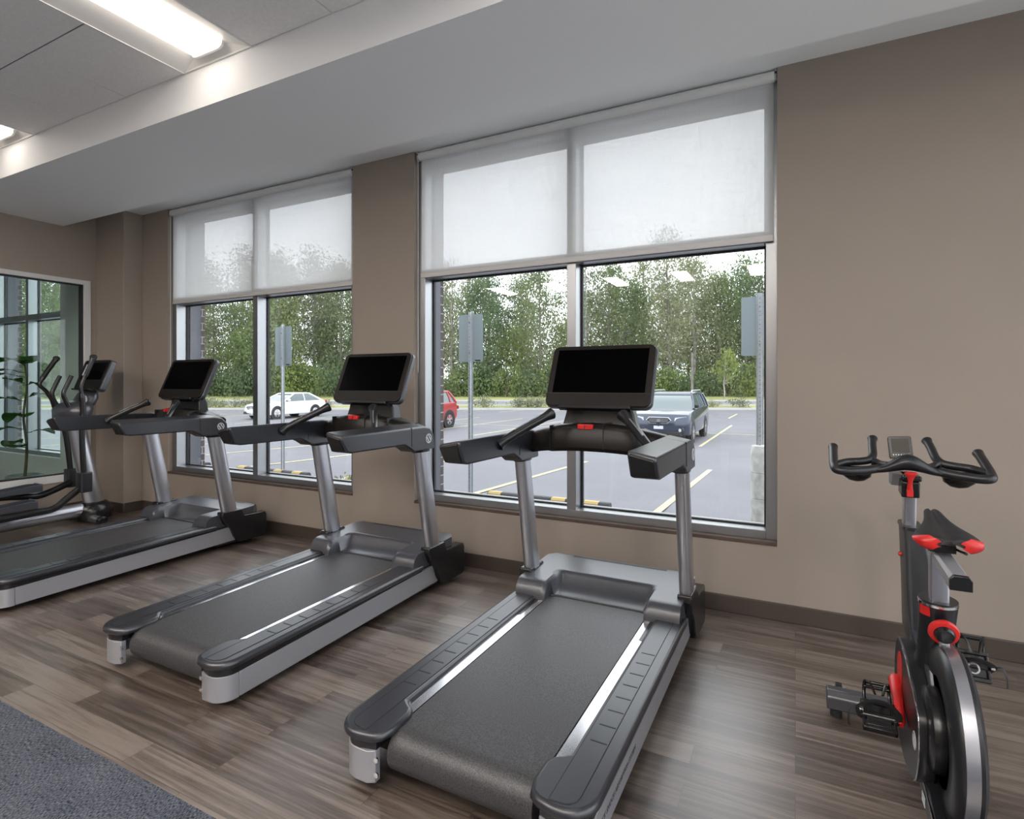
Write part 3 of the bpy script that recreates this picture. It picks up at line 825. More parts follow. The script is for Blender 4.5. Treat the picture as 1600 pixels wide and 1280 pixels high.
    tilt = math.atan2(.142, .325)
    cm = T(0, .050, 1.246) @ R(-tilt, 'X')
    H = .362
    bm = B(); prism(bm, rrect(-.292, .292, 0, H, .038, 8), 'y', .012, .052, mtx=cm)
    con = obj('console', bm, M['plastic_grey'], t, bev=.010, seg=4, smooth=50)
    bm = B(); prism(bm, rrect(-.287, .287, .004, H - .004, .036, 8), 'y', .0, .013, mtx=cm); obj('bezel', bm, M['bezel'], con, bev=.003)
    bm = B(); box(bm, -.254, .254, -.0016, .001, .080, H - .028, mtx=cm); obj('screen', bm, M['screen'], con, smooth=0)
    bm = B(); box(bm, -.285, .285, -.0010, .001, .0755, .0785, mtx=cm); obj('bezel_line', bm, M['gasket'], con, smooth=0)
    bm = B(); box(bm, -.205, .19, -.012, .03, -.014, .006, mtx=cm); obj('console_tray', bm, M['black'], con, bev=.004)
    return t
TREAD = [(-4.618, 2.829, .0017), (-2.553, 2.7926, .0015), (-.932, 2.7257, -.0121)]
tm = make_treadmill('nearest of the three treadmills, in front of the right-hand window')
tm.location = (TREAD[2][0], TREAD[2][1], 0); tm.rotation_euler = (0, 0, TREAD[2][2])
dup(tm, (TREAD[1][0], TREAD[1][1], 0), TREAD[1][2], 'middle treadmill of the three, standing before the wall pier between the windows')
dup(tm, (TREAD[0][0], TREAD[0][1], 0), TREAD[0][2], 'farthest of the three treadmills, beside the elliptical trainer, rear cut by the photo edge')
textmesh('side_lettering', 'FLEXDECK SHOCK ABSORPTION SYSTEM', .024, M['print'], tm, T(.4445, -1.24, .080) @ R(math.atan(.025), 'X') @ R(PI / 2, 'Z') @ R(PI / 2, 'X'), shear=.25)
# ---------------------------------------------------------------- exercise bike
def make_bike():
    t = thing('exercise_bike', 'black indoor cycle with red cranks and a black and red saddle, by the right-hand wall', 'exercise bike', (.40, 2.2, 0))
    def P(x, y, z): return (x - .40, y - 2.2, z)
    # stabilisers
    for yy, nm in ((2.66, 'front'), (1.72, 'rear')):
        dx, hw_, dz = (-.035, .25, .022) if nm == 'front' else (0, .27, 0)
        bm = B(); prism(bm, [(yy - 2.2 - .045, .012), (yy - 2.2 + .045, .012), (yy - 2.2 + .042, .06), (yy - 2.2 + .02, .082), (yy - 2.2 - .02, .082), (yy - 2.2 - .042, .06)], 'x', dx - hw_, dx + hw_, mtx=T(0, 0, dz))
        st = obj('stabiliser', bm, M['plastic_grey'], t, bev=.006)
        for s in (-1, 1):
            bm = B(); lathe(bm, [(.022, 0), (.022, .014 + dz)], 14, mtx=T(dx + s * (hw_ - .035), yy - 2.2 - .012, 0)); obj('levelling_foot', bm, M['black_matt'], st)
    for s in (-1, 1):
        bm = B(); lathe(bm, [(.012, -.013), (.029, -.011), (.031, 0), (.029, .011), (.012, .013)], 20, mtx=T(-.02 + s * .215, .545, .060), axis='x'); w = obj('transport_wheel', bm, M['plastic'], t)
        bm = B(); xw = -.02 + s * .215; box(bm, xw - .022, xw - .016, .50, .555, .045, .074); box(bm, xw + .016, xw + .022, .50, .555, .045, .074); obj('wheel_bracket', bm, M['galv'], w, bev=.002)
    # lower frame beam
    bm = B()
    def sec(y, z0, z1, x0, x1): return [P(x0, y, z0), P(x1, y, z0), P(x1, y, z1), P(x0, y, z1)]
    loft(bm, [sec(1.74, .06, .12, .345, .455), sec(1.95, .075, .15, .345, .455), sec(2.15, .095, .23, .35, .45), sec(2.40, .14, .38, .36, .44), sec(2.52, .10, .30, .365, .435), sec(2.66, .05, .10, .37, .43)])
    fr = obj('frame', bm, M['plastic'], t, bev=.006)
    bm = B(); loft(bm, [[P(.343, 1.78, .112), P(.3455, 1.78, .112), P(.3455, 1.78, .120), P(.343, 1.78, .120)], [P(.343, 2.10, .172), P(.3455, 2.10, .172), P(.3455, 2.10, .180), P(.343, 2.10, .180)]]); obj('chrome_edge', bm, M['chrome'], fr, smooth=0)
    bm = B(); box(bm, -.0565, -.0545, -.165, -.125, .100, .128, mtx=T(0, 0, 0)); obj('warning_sticker', bm, M['sticker'], fr, smooth=0)
    # front tower
    bm = B()
    def rs(y0, y1, x0, x1, z0, z1=None, r=.016):
        z1 = z0 if z1 is None else z1
        return [P(x, y, z0 + (z1 - z0) * (y - y0) / (y1 - y0)) for x, y in rrect(x0, x1, y0, y1, r, 4)]
    loft(bm, [rs(2.28, 2.54, .358, .462, .44, .47), rs(2.40, 2.565, .360, .462, .50), rs(2.475, 2.625, .366, .458, .61), rs(2.55, 2.70, .372, .450, .72), rs(2.605, 2.745, .375, .440, .805, .795)])
    tw = obj('front_tower', bm, M['plastic'], t, smooth=45)
    bm = B(); loft(bm, [rs(2.60, 2.75, .371, .444, .800), rs(2.602, 2.748, .373, .442, .812)]); obj('tower_collar', bm, M['black'], tw)
    bm = B(); lathe(bm, [(.006, -.012), (.008, -.008), (.008, 0)], 14, mtx=T(-.028, .43, .70), axis='x'); obj('adjuster_knob', bm, M['red'], tw)
    bm = B(); loft(bm, [rs(2.10, 2.46, .368, .432, .42, .46), rs(2.13, 2.44, .366, .434, .472, .50)]); obj('frame_bridge', bm, M['plastic_grey'], t, smooth=45)
    # handlebar post, clamp and lever
    bm = B(); prism(bm, rrect(-.021, .021, -.026, .026, .009, 3), 'z', 0, .20, mtx=T(0, .468, .785) @ R(.13, 'X')); obj('handlebar_post', bm, M['post'], t)
    bm = B(); box(bm, -.034, .024, -.03, .05, 0, .062, mtx=T(-.004, .40, .935) @ R(.13, 'X')); box(bm, -.028, .030, -.035, .10, .06, .080, mtx=T(-.004, .40, .935)); cl = obj('clamp', bm, M['black'], t, bev=.005)
    bm = B(); prism(bm, [(-.03, 0), (.03, 0), (.035, .05), (-.06, .05)], 'x', -.05, .03, mtx=T(-.012, .47, .965)); obj('slide_plate', bm, M['silver'], cl, bev=.004)
    bm = B(); lv = spline([P(.386, 2.555, .955), P(.385, 2.545, .985), P(.386, 2.535, 1.015), P(.386, 2.532, 1.035)], 5)
    tube(bm, lv, [.010, .010, .010, .009, .009, .008, .008, .008, .009, .010, .012, .015, .019, .021, .021, .012][:len(lv)], 12, sq=.55); box(bm, -.024, -.004, .345, .365, .94, .965); obj('release_lever', bm, M['red'], cl, smooth=50)
    # handlebar
    bm = B(); xc = .387
    secs = []
    for k in range(25):
        a = -1 + 2 * k / 24; x = xc + a * .105
        hump = .5 + .5 * math.cos(PI * min(1, abs(a)))
        zc = 1.030 + .034 * hump; h = .013 + .018 * hump; d = .022 + .016 * hump; y = 2.595
        secs.append([P(x, y + d * math.cos(2 * PI * j / 14), zc + h * math.sin(2 * PI * j / 14)) for j in range(14)])
    loft(bm, secs)
    for s in (-1, 1):
        X = lambda d: xc + s * d
        p = spline([P(X(.095), 2.595, 1.034), P(X(.14), 2.575, 1.027), P(X(.20), 2.555, 1.022), P(X(.238), 2.555, 1.024), P(X(.247), 2.59, 1.036), P(X(.246), 2.66, 1.066), P(X(.243), 2.735, 1.097)], 6)
        tube(bm, p, [.0165] * (len(p) - 2) + [.018, .019], 14)
        p = spline([P(X(.243), 2.60, 1.036), P(X(.20), 2.645, 1.046), P(X(.15), 2.655, 1.051), P(X(.118), 2.67, 1.058), P(X(.104), 2.70, 1.075), P(X(.10), 2.755, 1.105), P(X(.094), 2.805, 1.132)], 6)
        tube(bm, p, [.0155] * (len(p) - 2) + [.018, .019], 14)
        p = spline([P(X(.114), 2.675, 1.058), P(X(.085), 2.645, 1.045), P(X(.062), 2.61, 1.045)], 5); tube(bm, p, .015, 12)
    hb = obj('handlebar', bm, M['plastic'], t, smooth=60)
    for s in (-1, 1):
        # shallow cup hanging under the bar, open at the top, with a raised lip at either end
        bm = B(); secs = []; nn = 20
        for f, z, o in ((.02, -.052, 0), (.45, -.046, 0), (.78, -.030, 0), (.95, -.012, 0), (1.0, .006, 0), (.93, .006, 1), (.72, -.024, 1), (.02, -.040, 1)):
            secs.append([P(xc + s * .165 + .062 * f * math.cos(2 * PI * k / nn), 2.64 + .045 * f * math.sin(2 * PI * k / nn), 1.022 + z + (.026 * max(0, abs(math.cos(2 * PI * k / nn)) - .8) / .2 if f > .9 else 0)) for k in range(nn)])
        loft(bm, secs); obj('arm_rest_cup', bm, M['black'], hb, smooth=60)
    # monitor
    mm = T(xc - .40 - .012, .455, 1.072) @ R(-.28, 'X') @ R(-.06, 'Y')
    bm = B(); prism(bm, rrect(-.039, .039, 0, .088, .006, 3), 'y', 0, .018, mtx=mm); mo = obj('monitor', bm, M['black'], t, bev=.002)
    bm = B(); box(bm, -.029, .028, -.001, .001, .024, .078, mtx=mm); obj('display', bm, M['lcd'], mo, smooth=0)
    bm = B()
    for k in range(7): box(bm, -.028 + .0085 * k, -.0235 + .0085 * k, -.001, .001, .011, .016, mtx=mm)
    obj('buttons', bm, M['emblem'], mo, smooth=0)
    # seat tower
    def circ(x, y, z, r, n=24, tz=0): return [P(x + r * math.cos(2 * PI * k / n), y + r * 1.15 * math.sin(2 * PI * k / n), z + tz * math.sin(2 * PI * k / n)) for k in range(n)]
    bm = B(); loft(bm, [circ(.40, 2.225, .43, .058), circ(.40, 2.205, .52, .048), circ(.40, 2.185, .60, .047), circ(.40, 2.168, .665, .050), circ(.40, 2.165, .69, .051)]); stw = obj('seat_tower', bm, M['plastic'], t, smooth=50)
    bm = B(); loft(bm, [circ(.40, 2.167, .676, .0525), circ(.40, 2.165, .684, .0525)]); obj('chrome_ring', bm, M['chrome'], stw)
    bm = B(); loft(bm, [[P(.40 + .0525 * math.cos(a), 2.170 + .0525 * 1.15 * math.sin(a), z) for a in (math.radians(200), math.radians(212), math.radians(224), math.radians(236))] + [P(.40 + .046 * math.cos(a), 2.170 + .046 * 1.15 * math.sin(a), z) for a in (math.radians(236), math.radians(224), math.radians(212), math.radians(200))] for z in (.645, .673)]); obj('badge', bm, M['red'], stw, smooth=0)
    km = T(0, -.118, .612) @ R(.25, 'X')
    bm = B(); lathe(bm, [(.012, .10), (.012, .03), (.026, .025), (.0275, -.004), (.022, -.016), (0.001, -.018)], 24, mtx=km, axis='y'); kn = obj('resistance_knob', bm, M['black'], t)
    bm = B(); lathe(bm, [(.0275, .024), (.037, .018), (.040, .008), (.037, 0), (.0275, -.003)], 28, mtx=km, axis='y'); obj('knob_rim', bm, M['red'], kn)
    bm = B(); box(bm, -.012, .014, -.115, -.108, .47, .60); obj('brake_plate', bm, M['post'], t, bev=.002)
    # seat post and slider
    bm = B(); prism(bm, rrect(-.024, .024, -.022, .022, .007, 3), 'z', .665, .84, mtx=T(0, -.045, 0)); obj('seat_post', bm, M['post'], t)
    sl = [(-.024, .815), (.024, .815), (.024, .842), (.016, .853), (-.016, .853), (-.024, .842)]
    bm = B(); prism(bm, sl, 'y', -.25, -.06 + .01, mtx=T(0, 0, .008) @ R(.06, 'X')); so = obj('seat_slider', bm, M['silver'], t, bev=.002)
    bm = B(); prism(bm, [(x * 1.06, .833 + (z - .833) * 1.08) for x, z in sl], 'y', -.262, -.249, mtx=T(0, 0, .008) @ R(.06, 'X')); obj('end_cap', bm, M['black'], so, bev=.002)
    bm = B(); box(bm, -.020, .024, -.266, -.235, .792, .806, mtx=T(0, 0, .008)); obj('clamp_foot', bm, M['black'], so, bev=.002)
    # saddle: half widths along the length
    rows = [(-.200, .050, .899, .016), (-.196, .072, .899, .028), (-.184, .086, .899, .035), (-.155, .093, .901, .035), (-.115, .084, .907, .032), (-.07, .058, .918, .028), (-.02, .038, .930, .025), (.03, .029, .941, .023), (.060, .024, .947, .021), (.078, .013, .945, .014)]
    def seat_pt(i, a, off=0.0):
        y, w, z, th = rows[i]; c, sn = math.cos(a), math.sin(a)
        zz = z + (th * .5 * sn if sn > 0 else th * sn)
        if sn > 0: zz -= .010 * math.exp(-(c / .25) ** 2)      # groove along the middle
        rear = max(0, min(1, (-.05 - y) / .06))
        zz -= .006 * rear * abs(c) ** 2
        if sn < 0: zz += .026 * rear * max(0, 1 - (c / .62) ** 2)   # hollow between the two wings
        return ((w * .90 + off) * c, y - (off if i < 3 else 0), zz + .010 * rear + off * sn)
    bm = B(); loft(bm, [[seat_pt(i, 2 * PI * k / 28) for k in range(28)] for i in range(len(rows))]); sd = obj('saddle', bm, M['black_matt'], t, smooth=60)
    sm = sd.modifiers.new('sub', 'SUBSURF'); sm.levels = 1; sm.render_levels = 2
    for s in (-1, 1):
        # red patch wrapped round the back corner of each wing
        bm = B(); rg = []
        for i in range(0, 4):
            lim0, lim1 = (math.radians(-52), math.radians(52)) if i < 3 else (math.radians(-40), math.radians(12))
            row = []
            for k in range(9):
                a = lim0 + (lim1 - lim0) * k / 8
                x, y, z = seat_pt(i, a, .0022); row.append(bm.verts.new((s * x, y, z)))
            rg.append(row)
        inner = [bm.verts.new((s * (abs(v.co.x) * .62 + .004), -.2022, .897 + (v.co.z - .897) * .6)) for v in rg[0]]
        rg = [inner] + rg
        for p_, q_ in zip(rg[:-1], rg[1:]):
            for k in range(8): bm.faces.new((p_[k], p_[k + 1], q_[k + 1], q_[k]))
        obj('saddle_patch', bm, M['red'], sd, smooth=60)
    bm = B()
    for s in (-1, 1): tube(bm, spline([(s * .042, -.17, .873), (s * .03, -.10, .868), (s * .022, -.04, .872), (s * .012, .03, .912)], 5), .0042, 8)
    box(bm, -.03, .03, -.115, -.055, .855, .878); lathe(bm, [(.014, -.034), (.014, .034)], 12, mtx=T(0, -.085, .864), axis='x'); obj('saddle_clamp', bm, M['black'], t, bev=.001)
    # drive guard on the left with crank
    poly = [(2.285, .478), (2.378, .470), (2.425, .40), (2.442, .31), (2.42, .22), (2.352, .145), (2.22, .118), (2.06, .16), (2.0, .235), (1.985, .31), (1.995, .385), (2.06, .418), (2.13, .438), (2.19, .462)]
    sp_ = [tuple(v.to_2d()) for v in spline([Vector((a, b, 0)) for a, b in poly + poly[:1]], 4)][:-1]
    bm = B(); prism(bm, [(a - 2.2, b) for a, b in sp_], 'x', -.078, -.03); gd = obj('drive_guard', bm, M['plastic'], t, bev=.006, seg=3)
    bm = B(); tube(bm, [(-.078, a - 2.2, b) for a, b in sp_[28:60]], .0022, 6); obj('chrome_edge', bm, M['chrome'], gd)
    bm = B(); prism(bm, [(a - 2.2, b) for a, b in ell(2.315, .372, .040, .070, 28)], 'x', -.081, -.077); obj('red_panel', bm, M['red'], gd, smooth=0)
    em = T(-.0785, 2.055 - 2.2, .285)
    bm = B(); ring(bm, .026, .022, -.0006, .0006, 28, mtx=em)
    for k in range(3): box(bm, -.0006, .0006, -.018 + .012 * k, -.011 + .012 * k, -.020 + .004 * k, .020 - .004 * k, mtx=em @ R(.35, 'X'))
    obj('emblem', bm, M['emblem'], gd, smooth=0)
    bm = B(); prism(bm, [(-.05, .44), (.0, .30), (.11, .30), (.14, .42), (.05, .47)], 'x', .03, .07); obj('drive_guard', bm, M['plastic'], t, bev=.01)
    # flywheel: silver rim, dark faces with an open ring, hub drum
    fc = T(0, 2.05 - 2.2, .336)
    bm = B(); ring(bm, .245, .222, -.006, .024, 64, mtx=fc); fw = obj('flywheel', bm, M['post'], t, smooth=40)
    bm = B(); lathe(bm, [(.150, -.020), (.160, -.026), (.215, -.026), (.236, -.014), (.240, -.006), (.222, -.004), (.150, -.004), (.150, -.020)], 64, mtx=fc, axis='x'); obj('wheel_face', bm, M['plastic'], fw, smooth=50)
    bm = B(); lathe(bm, [(.150, .040), (.170, .046), (.225, .044), (.241, .034), (.241, .024), (.150, .024), (.150, .040)], 64, mtx=fc, axis='x'); obj('wheel_face', bm, M['plastic'], fw, smooth=50)
    bm = B(); lathe(bm, [(0.001, -.058), (.095, -.058), (.116, -.048), (.120, -.01), (.110, .03), (.098, .062), (.085, .072), (0.001, .074)], 48, mtx=fc, axis='x'); obj('hub_drum', bm, M['black'], fw, smooth=40)
    bm = B()
    for k in range(3):
        mx = fc @ R(2 * PI * k / 3 + .5, 'X'); box(bm, -.002, .018, -.030, .030, .09, .226, mtx=mx)
    obj('wheel_spoke', bm, M['plastic'], fw, bev=.004)
    bm = B()
    for a in (60, 150, 265, 330):
        lathe(bm, [(.0045, -.028), (.0045, -.024)], 8, mtx=fc @ T(0, .205 * math.cos(math.radians(a)), .205 * math.sin(math.radians(a))), axis='x')
    obj('bolt_hole', bm, M['gasket'], fw)
    # cranks and pedals
    ax = Vector(P(.40, 2.33, .335)); d = Vector((0, -.150, -.068))
    for s, cm in ((-1, 'red'), (1, 'red')):
        e = ax + (d if s < 0 else -d)
        x = s * .088
        bm = B()
        a0 = Vector((x, ax.y, ax.z)); a1 = Vector((x + s * .008, e.y, e.z)); u = (a1 - a0)
        tube(bm, [a0 - u * .08, a0, a0 + u * .5, a1, a1 + u * .07], [.016, .023, .016, .015, .010], 14, sq=1.0)
        lathe(bm, [(.016, min(x, s * .06)), (.016, max(x, s * .06))], 16, mtx=T(0, ax.y, ax.z), axis='x')
        obj('crank', bm, M['red'], t, smooth=60)
        pr = (.55 if s < 0 else 1.05)
        pm = T(s * .155, e.y, e.z - (.03 if s > 0 else 0)) @ R(pr, 'X')
        bm = B()
        box(bm, -.048, .048, -.050, -.036, -.012, .012, mtx=pm); box(bm, -.048, .048, .036, .050, -.012, .012, mtx=pm)
        box(bm, -.048, -.038, -.05, .05, -.010, .010, mtx=pm); box(bm, .038, .048, -.05, .05, -.010, .010, mtx=pm)
        lathe(bm, [(.014, -.055), (.014, .055)], 14, mtx=pm, axis='x'); box(bm, -.036, .036, -.036, .036, -.009, .009, mtx=pm)
        pd = obj('pedal', bm, M['black'], t, bev=.003)
        bm = B()
        for xx in (-.036, .036):
            tube(bm, [pm @ Vector(v) for v in spline([(xx, .035, 0), (xx, .075, .012), (xx * .9, .095, .040), (xx * .6, .075, .064), (xx * .3, .035, .068)], 4)], .0055, 8, sq=.5)
        tube(bm, [pm @ Vector(v) for v in ((-.036, .088, .022), (.036, .088, .022))], .006, 8)
        tube(bm, [pm @ Vector(v) for v in ((-.030, .086, .05), (.030, .086, .05))], .006, 8)
        obj('toe_cage', bm, M['black'], pd, smooth=60)
        bm = B(); p = spline([pm @ Vector(v) for v in ((-.050, -.01, .0), (-.056, .0, .034), (-.02, .01, .062), (.02, .01, .062), (.052, 0, .034), (.050, -.01, 0))], 5); tube(bm, p, .010, 6, sq=.2)
        q = pm @ Vector((s * .052, 0, .03)); tube(bm, spline([q, q + Vector((s * .022, -.004, .006)), q + Vector((s * .034, -.012, -.022)), q + Vector((s * .034, -.016, -.055))], 4), .006, 6, sq=.4)
        obj('toe_strap', bm, M['black_matt'], pd, smooth=60)
        bm = B(); ring(bm, .019, .013, -.0015, .0015, 20, mtx=pm @ T(0, -.01, -.0145 if s < 0 else .0135) @ R(PI / 2, 'Y')); box(bm, -.020, .020, -.013, -.007, -.0155, -.0125, mtx=pm) if s < 0 else None; obj('cleat_clip', bm, M['chrome'], pd, bev=.001)
        bm = B(); box(bm, s * .050 - .006, s * .050 + .006, -.008, .008, .024, .036, mtx=pm); obj('strap_buckle', bm, M['chrome'], pd, bev=.001)
    return t
make_bike()
# ---------------------------------------------------------------- elliptical trainer
def make_elliptical():
    ox, oy = -6.25, 2.4
    t = thing('elliptical_trainer', 'silver and black elliptical trainer in the corner by the glass partition', 'elliptical trainer', (ox, oy, 0))
    P = lambda x, y, z: (x - ox, y - oy, z)
    def ov(x, y, z, rx, ry, n=24, tilt=0): return [P(x + rx * math.cos(2 * PI * k / n), y + ry * math.sin(2 * PI * k / n), z + tilt * math.sin(2 * PI * k / n)) for k in range(n)]
    bm = B(); tube(bm, [P(-6.25, 3.02, .125), P(-6.25, 2.4, .115), P(-6.25, 1.45, .105)], [.066, .066, .066], 20); obj('base_tube', bm, M['post'], t, smooth=60)
    bm = B(); loft(bm, [ov(-6.25, 3.06, .03, .13, .15), ov(-6.25, 3.06, .09, .145, .165), ov(-6.25, 3.055, .15, .125, .145), ov(-6.25, 3.05, .19, .085, .11)]); obj('front_hub', bm, M['black'], t, smooth=60)
    for y in (2.985, 1.45):
        bm = B(); tube(bm, [P(-6.55, y, .042), P(-5.995, y, .042)], .037, 16); fb = obj('floor_bar', bm, M['post'], t, smooth=60)
        for s in (-1, 1):
            bm = B(); x = -6.25 + s * .27; tube(bm, [P(x - .012 * s, y, .042), P(x + .032 * s, y, .042), P(x + .038 * s, y, .042)], [.041, .041, .03], 16); obj('end_cap', bm, M['black'], fb)
    bm = B(); loft(bm, [ov(-6.25, 3.055, .17, .062, .088), ov(-6.25, 2.93, .80, .058, .080), ov(-6.25, 2.88, 1.06, .055, .075)]); obj('post', bm, M['post'], t, smooth=60)
    bm = B(); loft(bm, [ov(-6.25, 2.86, .98, .08, .10), ov(-6.25, 2.86, 1.04, .22, .13), ov(-6.25, 2.87, 1.12, .24, .14), ov(-6.25, 2.89, 1.17, .20, .12), ov(-6.25, 2.95, 1.20, .10, .09)]); sh = obj('pivot_housing', bm, M['plastic_grey'], t, smooth=60)
    bm = B(); loft(bm, [ov(-6.25, 2.95, 1.15, .13, .09), ov(-6.25, 2.985, 1.22, .15, .08), ov(-6.25, 3.0, 1.27, .13, .07), ov(-6.25, 3.02, 1.31, .09, .05)]); nk = obj('console_neck', bm, M['plastic_grey'], t, smooth=60)
    bm = B(); ring(bm, .040, .030, -.002, .002, 28, mtx=T(*P(-6.12, 2.905, 1.215)) @ R(PI / 2 + .15, 'Z')); box(bm, -.002, .002, -.022, -.006, -.022, .022, mtx=T(*P(-6.12, 2.905, 1.215)) @ R(PI / 2 + .15, 'Z')); box(bm, -.002, .002, .004, .020, -.022, .022, mtx=T(*P(-6.12, 2.905, 1.215)) @ R(PI / 2 + .15, 'Z')); obj('emblem', bm, M['emblem'], nk, smooth=0)
    tilt = math.atan2(.115, .30)
    cm = T(*P(-6.225, 2.965, 1.300)) @ R(-tilt, 'X')
    bm = B(); prism(bm, rrect(-.235, .235, 0, .325, .030, 6), 'y', .008, .062, mtx=cm); con = obj('console', bm, M['plastic_grey'], t, bev=.008, seg=3)
    bm = B(); prism(bm, rrect(-.232, .232, .003, .322, .028, 6), 'y', 0, .010, mtx=cm); obj('bezel', bm, M['bezel'], con, bev=.002)
    bm = B(); box(bm, -.185, .19, -.0015, .001, .115, .295, mtx=cm); obj('screen', bm, M['screen'], con, smooth=0)
    bm = B(); box(bm, -.16, .16, -.05, .03, -.012, .004, mtx=cm); obj('console_tray', bm, M['black'], con, bev=.004)
    # swinging arms with grips
    for s, pts in ((1, [(2.902, 1.615), (2.86, 1.50), (2.822, 1.41), (2.80, 1.335), (2.806, 1.25), (2.815, 1.10), (2.807, .908), (2.822, .50)]), (-1, [(2.868, 1.612), (2.80, 1.50), (2.752, 1.413), (2.730, 1.355), (2.775, 1.30), (2.83, 1.22), (2.865, 1.10), (2.943, .873), (2.99, .47)])):
        x = -5.95 if s > 0 else -6.55
        p = spline([P(x, y, z) for y, z in pts], 6); n = len(p)
        rad = []
        for i in range(n):
            f = i / (n - 1)
            rad.append(.026 if i < 2 else .022 if f < .26 else .017 if f < .55 else .024)
        bm = B(); tube(bm, p, rad, 14); ar = obj('swing_arm', bm, M['black'], t, smooth=60)
        bm = B(); lathe(bm, [(.001, .028), (.024, .022), (.030, .005), (.028, -.012)], 16, mtx=T(*p[0])); obj('grip_end', bm, M['black_matt'], ar, smooth=60)
        if s > 0:
            bm = B(); q = [Vector(p[k]) + Vector((-.004, -.020, .004)) for k in (4, 7, 10)]; tube(bm, q, .008, 8); obj('pulse_sensor', bm, M['chrome'], ar, smooth=60)
        yj, zj = (2.826, .44) if s > 0 else (2.996, .41)
        bm = B(); prism(bm, rrect(-.048, .048, -.052, .052, .02, 4), 'z', zj - .092, zj + .092, mtx=T(x - ox, yj - oy, 0)); obj('arm_joint', bm, M['plastic'], t, bev=.008)
        xp = -5.97 if s > 0 else -6.50
        pp = [(2.82, .40), (2.70, .31), (2.60, .238), (2.45, .226), (2.2, .222), (1.6, .235)] if s > 0 else [(2.97, .375), (2.82, .315), (2.69, .282), (2.55, .30), (2.40, .318), (1.75, .36)]
        bm = B(); tube(bm, spline([P(xp, y, z) for y, z in pp], 5), .028, 14, sq=1.1); obj('pedal_arm', bm, M['black'], t, smooth=60)
        xq = -6.05 if s > 0 else -6.42; y0, z0 = (2.47, .262) if s > 0 else (2.66, .345)
        bm = B(); loft(bm, [[P(xq + a, y0 - l, z0 + h) for a, h in ((-.075, 0), (.075, 0), (.075, .028 + e), (-.075, .028 + e))] for l, e in ((0, .02), (.06, .0), (.36, 0), (.40, .015))]); pd = obj('foot_plate', bm, M['plastic'], t, bev=.008)
        bm = B()
        for a in (-1, 1): prism(bm, [(y0 - oy + .01, z0), (y0 - oy + .005, z0 + .062), (y0 - oy - .05, z0 + .066), (y0 - oy - .38, z0 + .040), (y0 - oy - .40, z0)], 'x', xq - ox + a * .078 - .006, xq - ox + a * .078 + .006)
        prism(bm, [(-.078, z0), (.078, z0), (.07, z0 + .070), (-.07, z0 + .070)], 'y', y0 - oy - .002, y0 - oy + .012, mtx=T(xq - ox, 0, 0)); obj('plate_rim', bm, M['plastic_grey'], pd, bev=.003)
        # fixed hand rest
        xf = -6.13 if s > 0 else -6.34
        bm = B(); tube(bm, spline([P(xf, 2.805, 1.440), P(xf, 2.765, 1.345), P(xf, 2.740, 1.275), P(xf, 2.755, 1.21), P(xf, 2.80, 1.12)], 6), .0185, 14); obj('fixed_handle', bm, M['black'], t, smooth=60)
    # drive housing at the rear
    bm = B(); prism(bm, [(a - oy, b) for a, b in rrect(1.25, 1.75, .06, .62, .16, 8)], 'x', -.10, .10); obj('drive_housing', bm, M['plastic_grey'], t, bev=.02, seg=3)
    return t
make_elliptical()
# ---------------------------------------------------------------- outside
cY, sY = math.cos(YAW), math.sin(YAW)
def XY(r, fw): return (r * cY - fw * sY, r * sY + fw * cY)
def lerp_tab(tab, v):
    for (a, za), (b, zb) in zip(tab[:-1], tab[1:]):
        if v <= b: return za + (zb - za) * max(0, (v - a)) / (b - a)
    return tab[-1][1]
def z_lot(x, y): return -.28 - .03 * min(max(y - 7, 0), 10)
TAB = [(41, -.50), (45, -.47), (53, -.33), (60, -.03), (75, .45), (130, 1.5)]
def z_gr(x, y):
    fw = -x * sY + y * cY
    return z_lot(x, y) if fw < 41 else lerp_tab(TAB, fw)
def strip(name, r0, r1, f0, f1, nr, nf, mat, zf, dz=0.0):
    bm = B(); g = {}
    for i in range(nr + 1):
        for j in range(nf + 1):
            r = r0 + (r1 - r0) * i / nr; f = f0 + (f1 - f0) * j / nf
            x, y = XY(r, f); g[i, j] = bm.verts.new((x, y, zf(x, y, f) + dz))
    for i in range(nr):
        for j in range(nf): bm.faces.new((g[i, j], g[i + 1, j], g[i + 1, j + 1], g[i, j + 1]))
    return struct(name, bm, mat, smooth=0)
strip('floor_parking_lot', -90, 90, -40, 41, 60, 61, M['asphalt'], lambda x, y, f: z_lot(x, y))
strip('floor_planting_strip', -90, 90, 41.2, 45, 20, 3, M['grass'], lambda x, y, f: lerp_tab(TAB, f), .02)
strip('floor_road', -90, 90, 45, 53, 20, 6, M['road'], lambda x, y, f: lerp_tab(TAB, f))
strip('floor_verge', -90, 90, 53.2, 140, 30, 30, M['grass'], lambda x, y, f: lerp_tab(TAB, f), .02)
bm = B(); box(bm, XR + .2, 16, -14, YO, -.30, -.06); struct('floor_bounce_terrace', bm, M['bounce_terrace'], smooth=0)  # unseen pale paving added outside the side window to bounce light upward
bm = B()
for f, d in ((41, .2), (44.8, .2), (53, .2)):
    a, b = XY(-90, f), XY(90, f); c, d2 = XY(90, f + d), XY(-90, f + d); z = lerp_tab(TAB, f) if f > 42 else -.58
    lo = [bm.verts.new((p[0], p[1], z - .1)) for p in (a, b, c, d2)]; hi = [bm.verts.new((p[0], p[1], z + .14)) for p in (a, b, c, d2)]
    bm.faces.new(hi); bm.faces.new(lo[::-1])
    for k in range(4): bm.faces.new((lo[k], lo[(k + 1) % 4], hi[(k + 1) % 4], hi[k]))
struct('trim_kerbs', bm, M['kerb'], smooth=0)
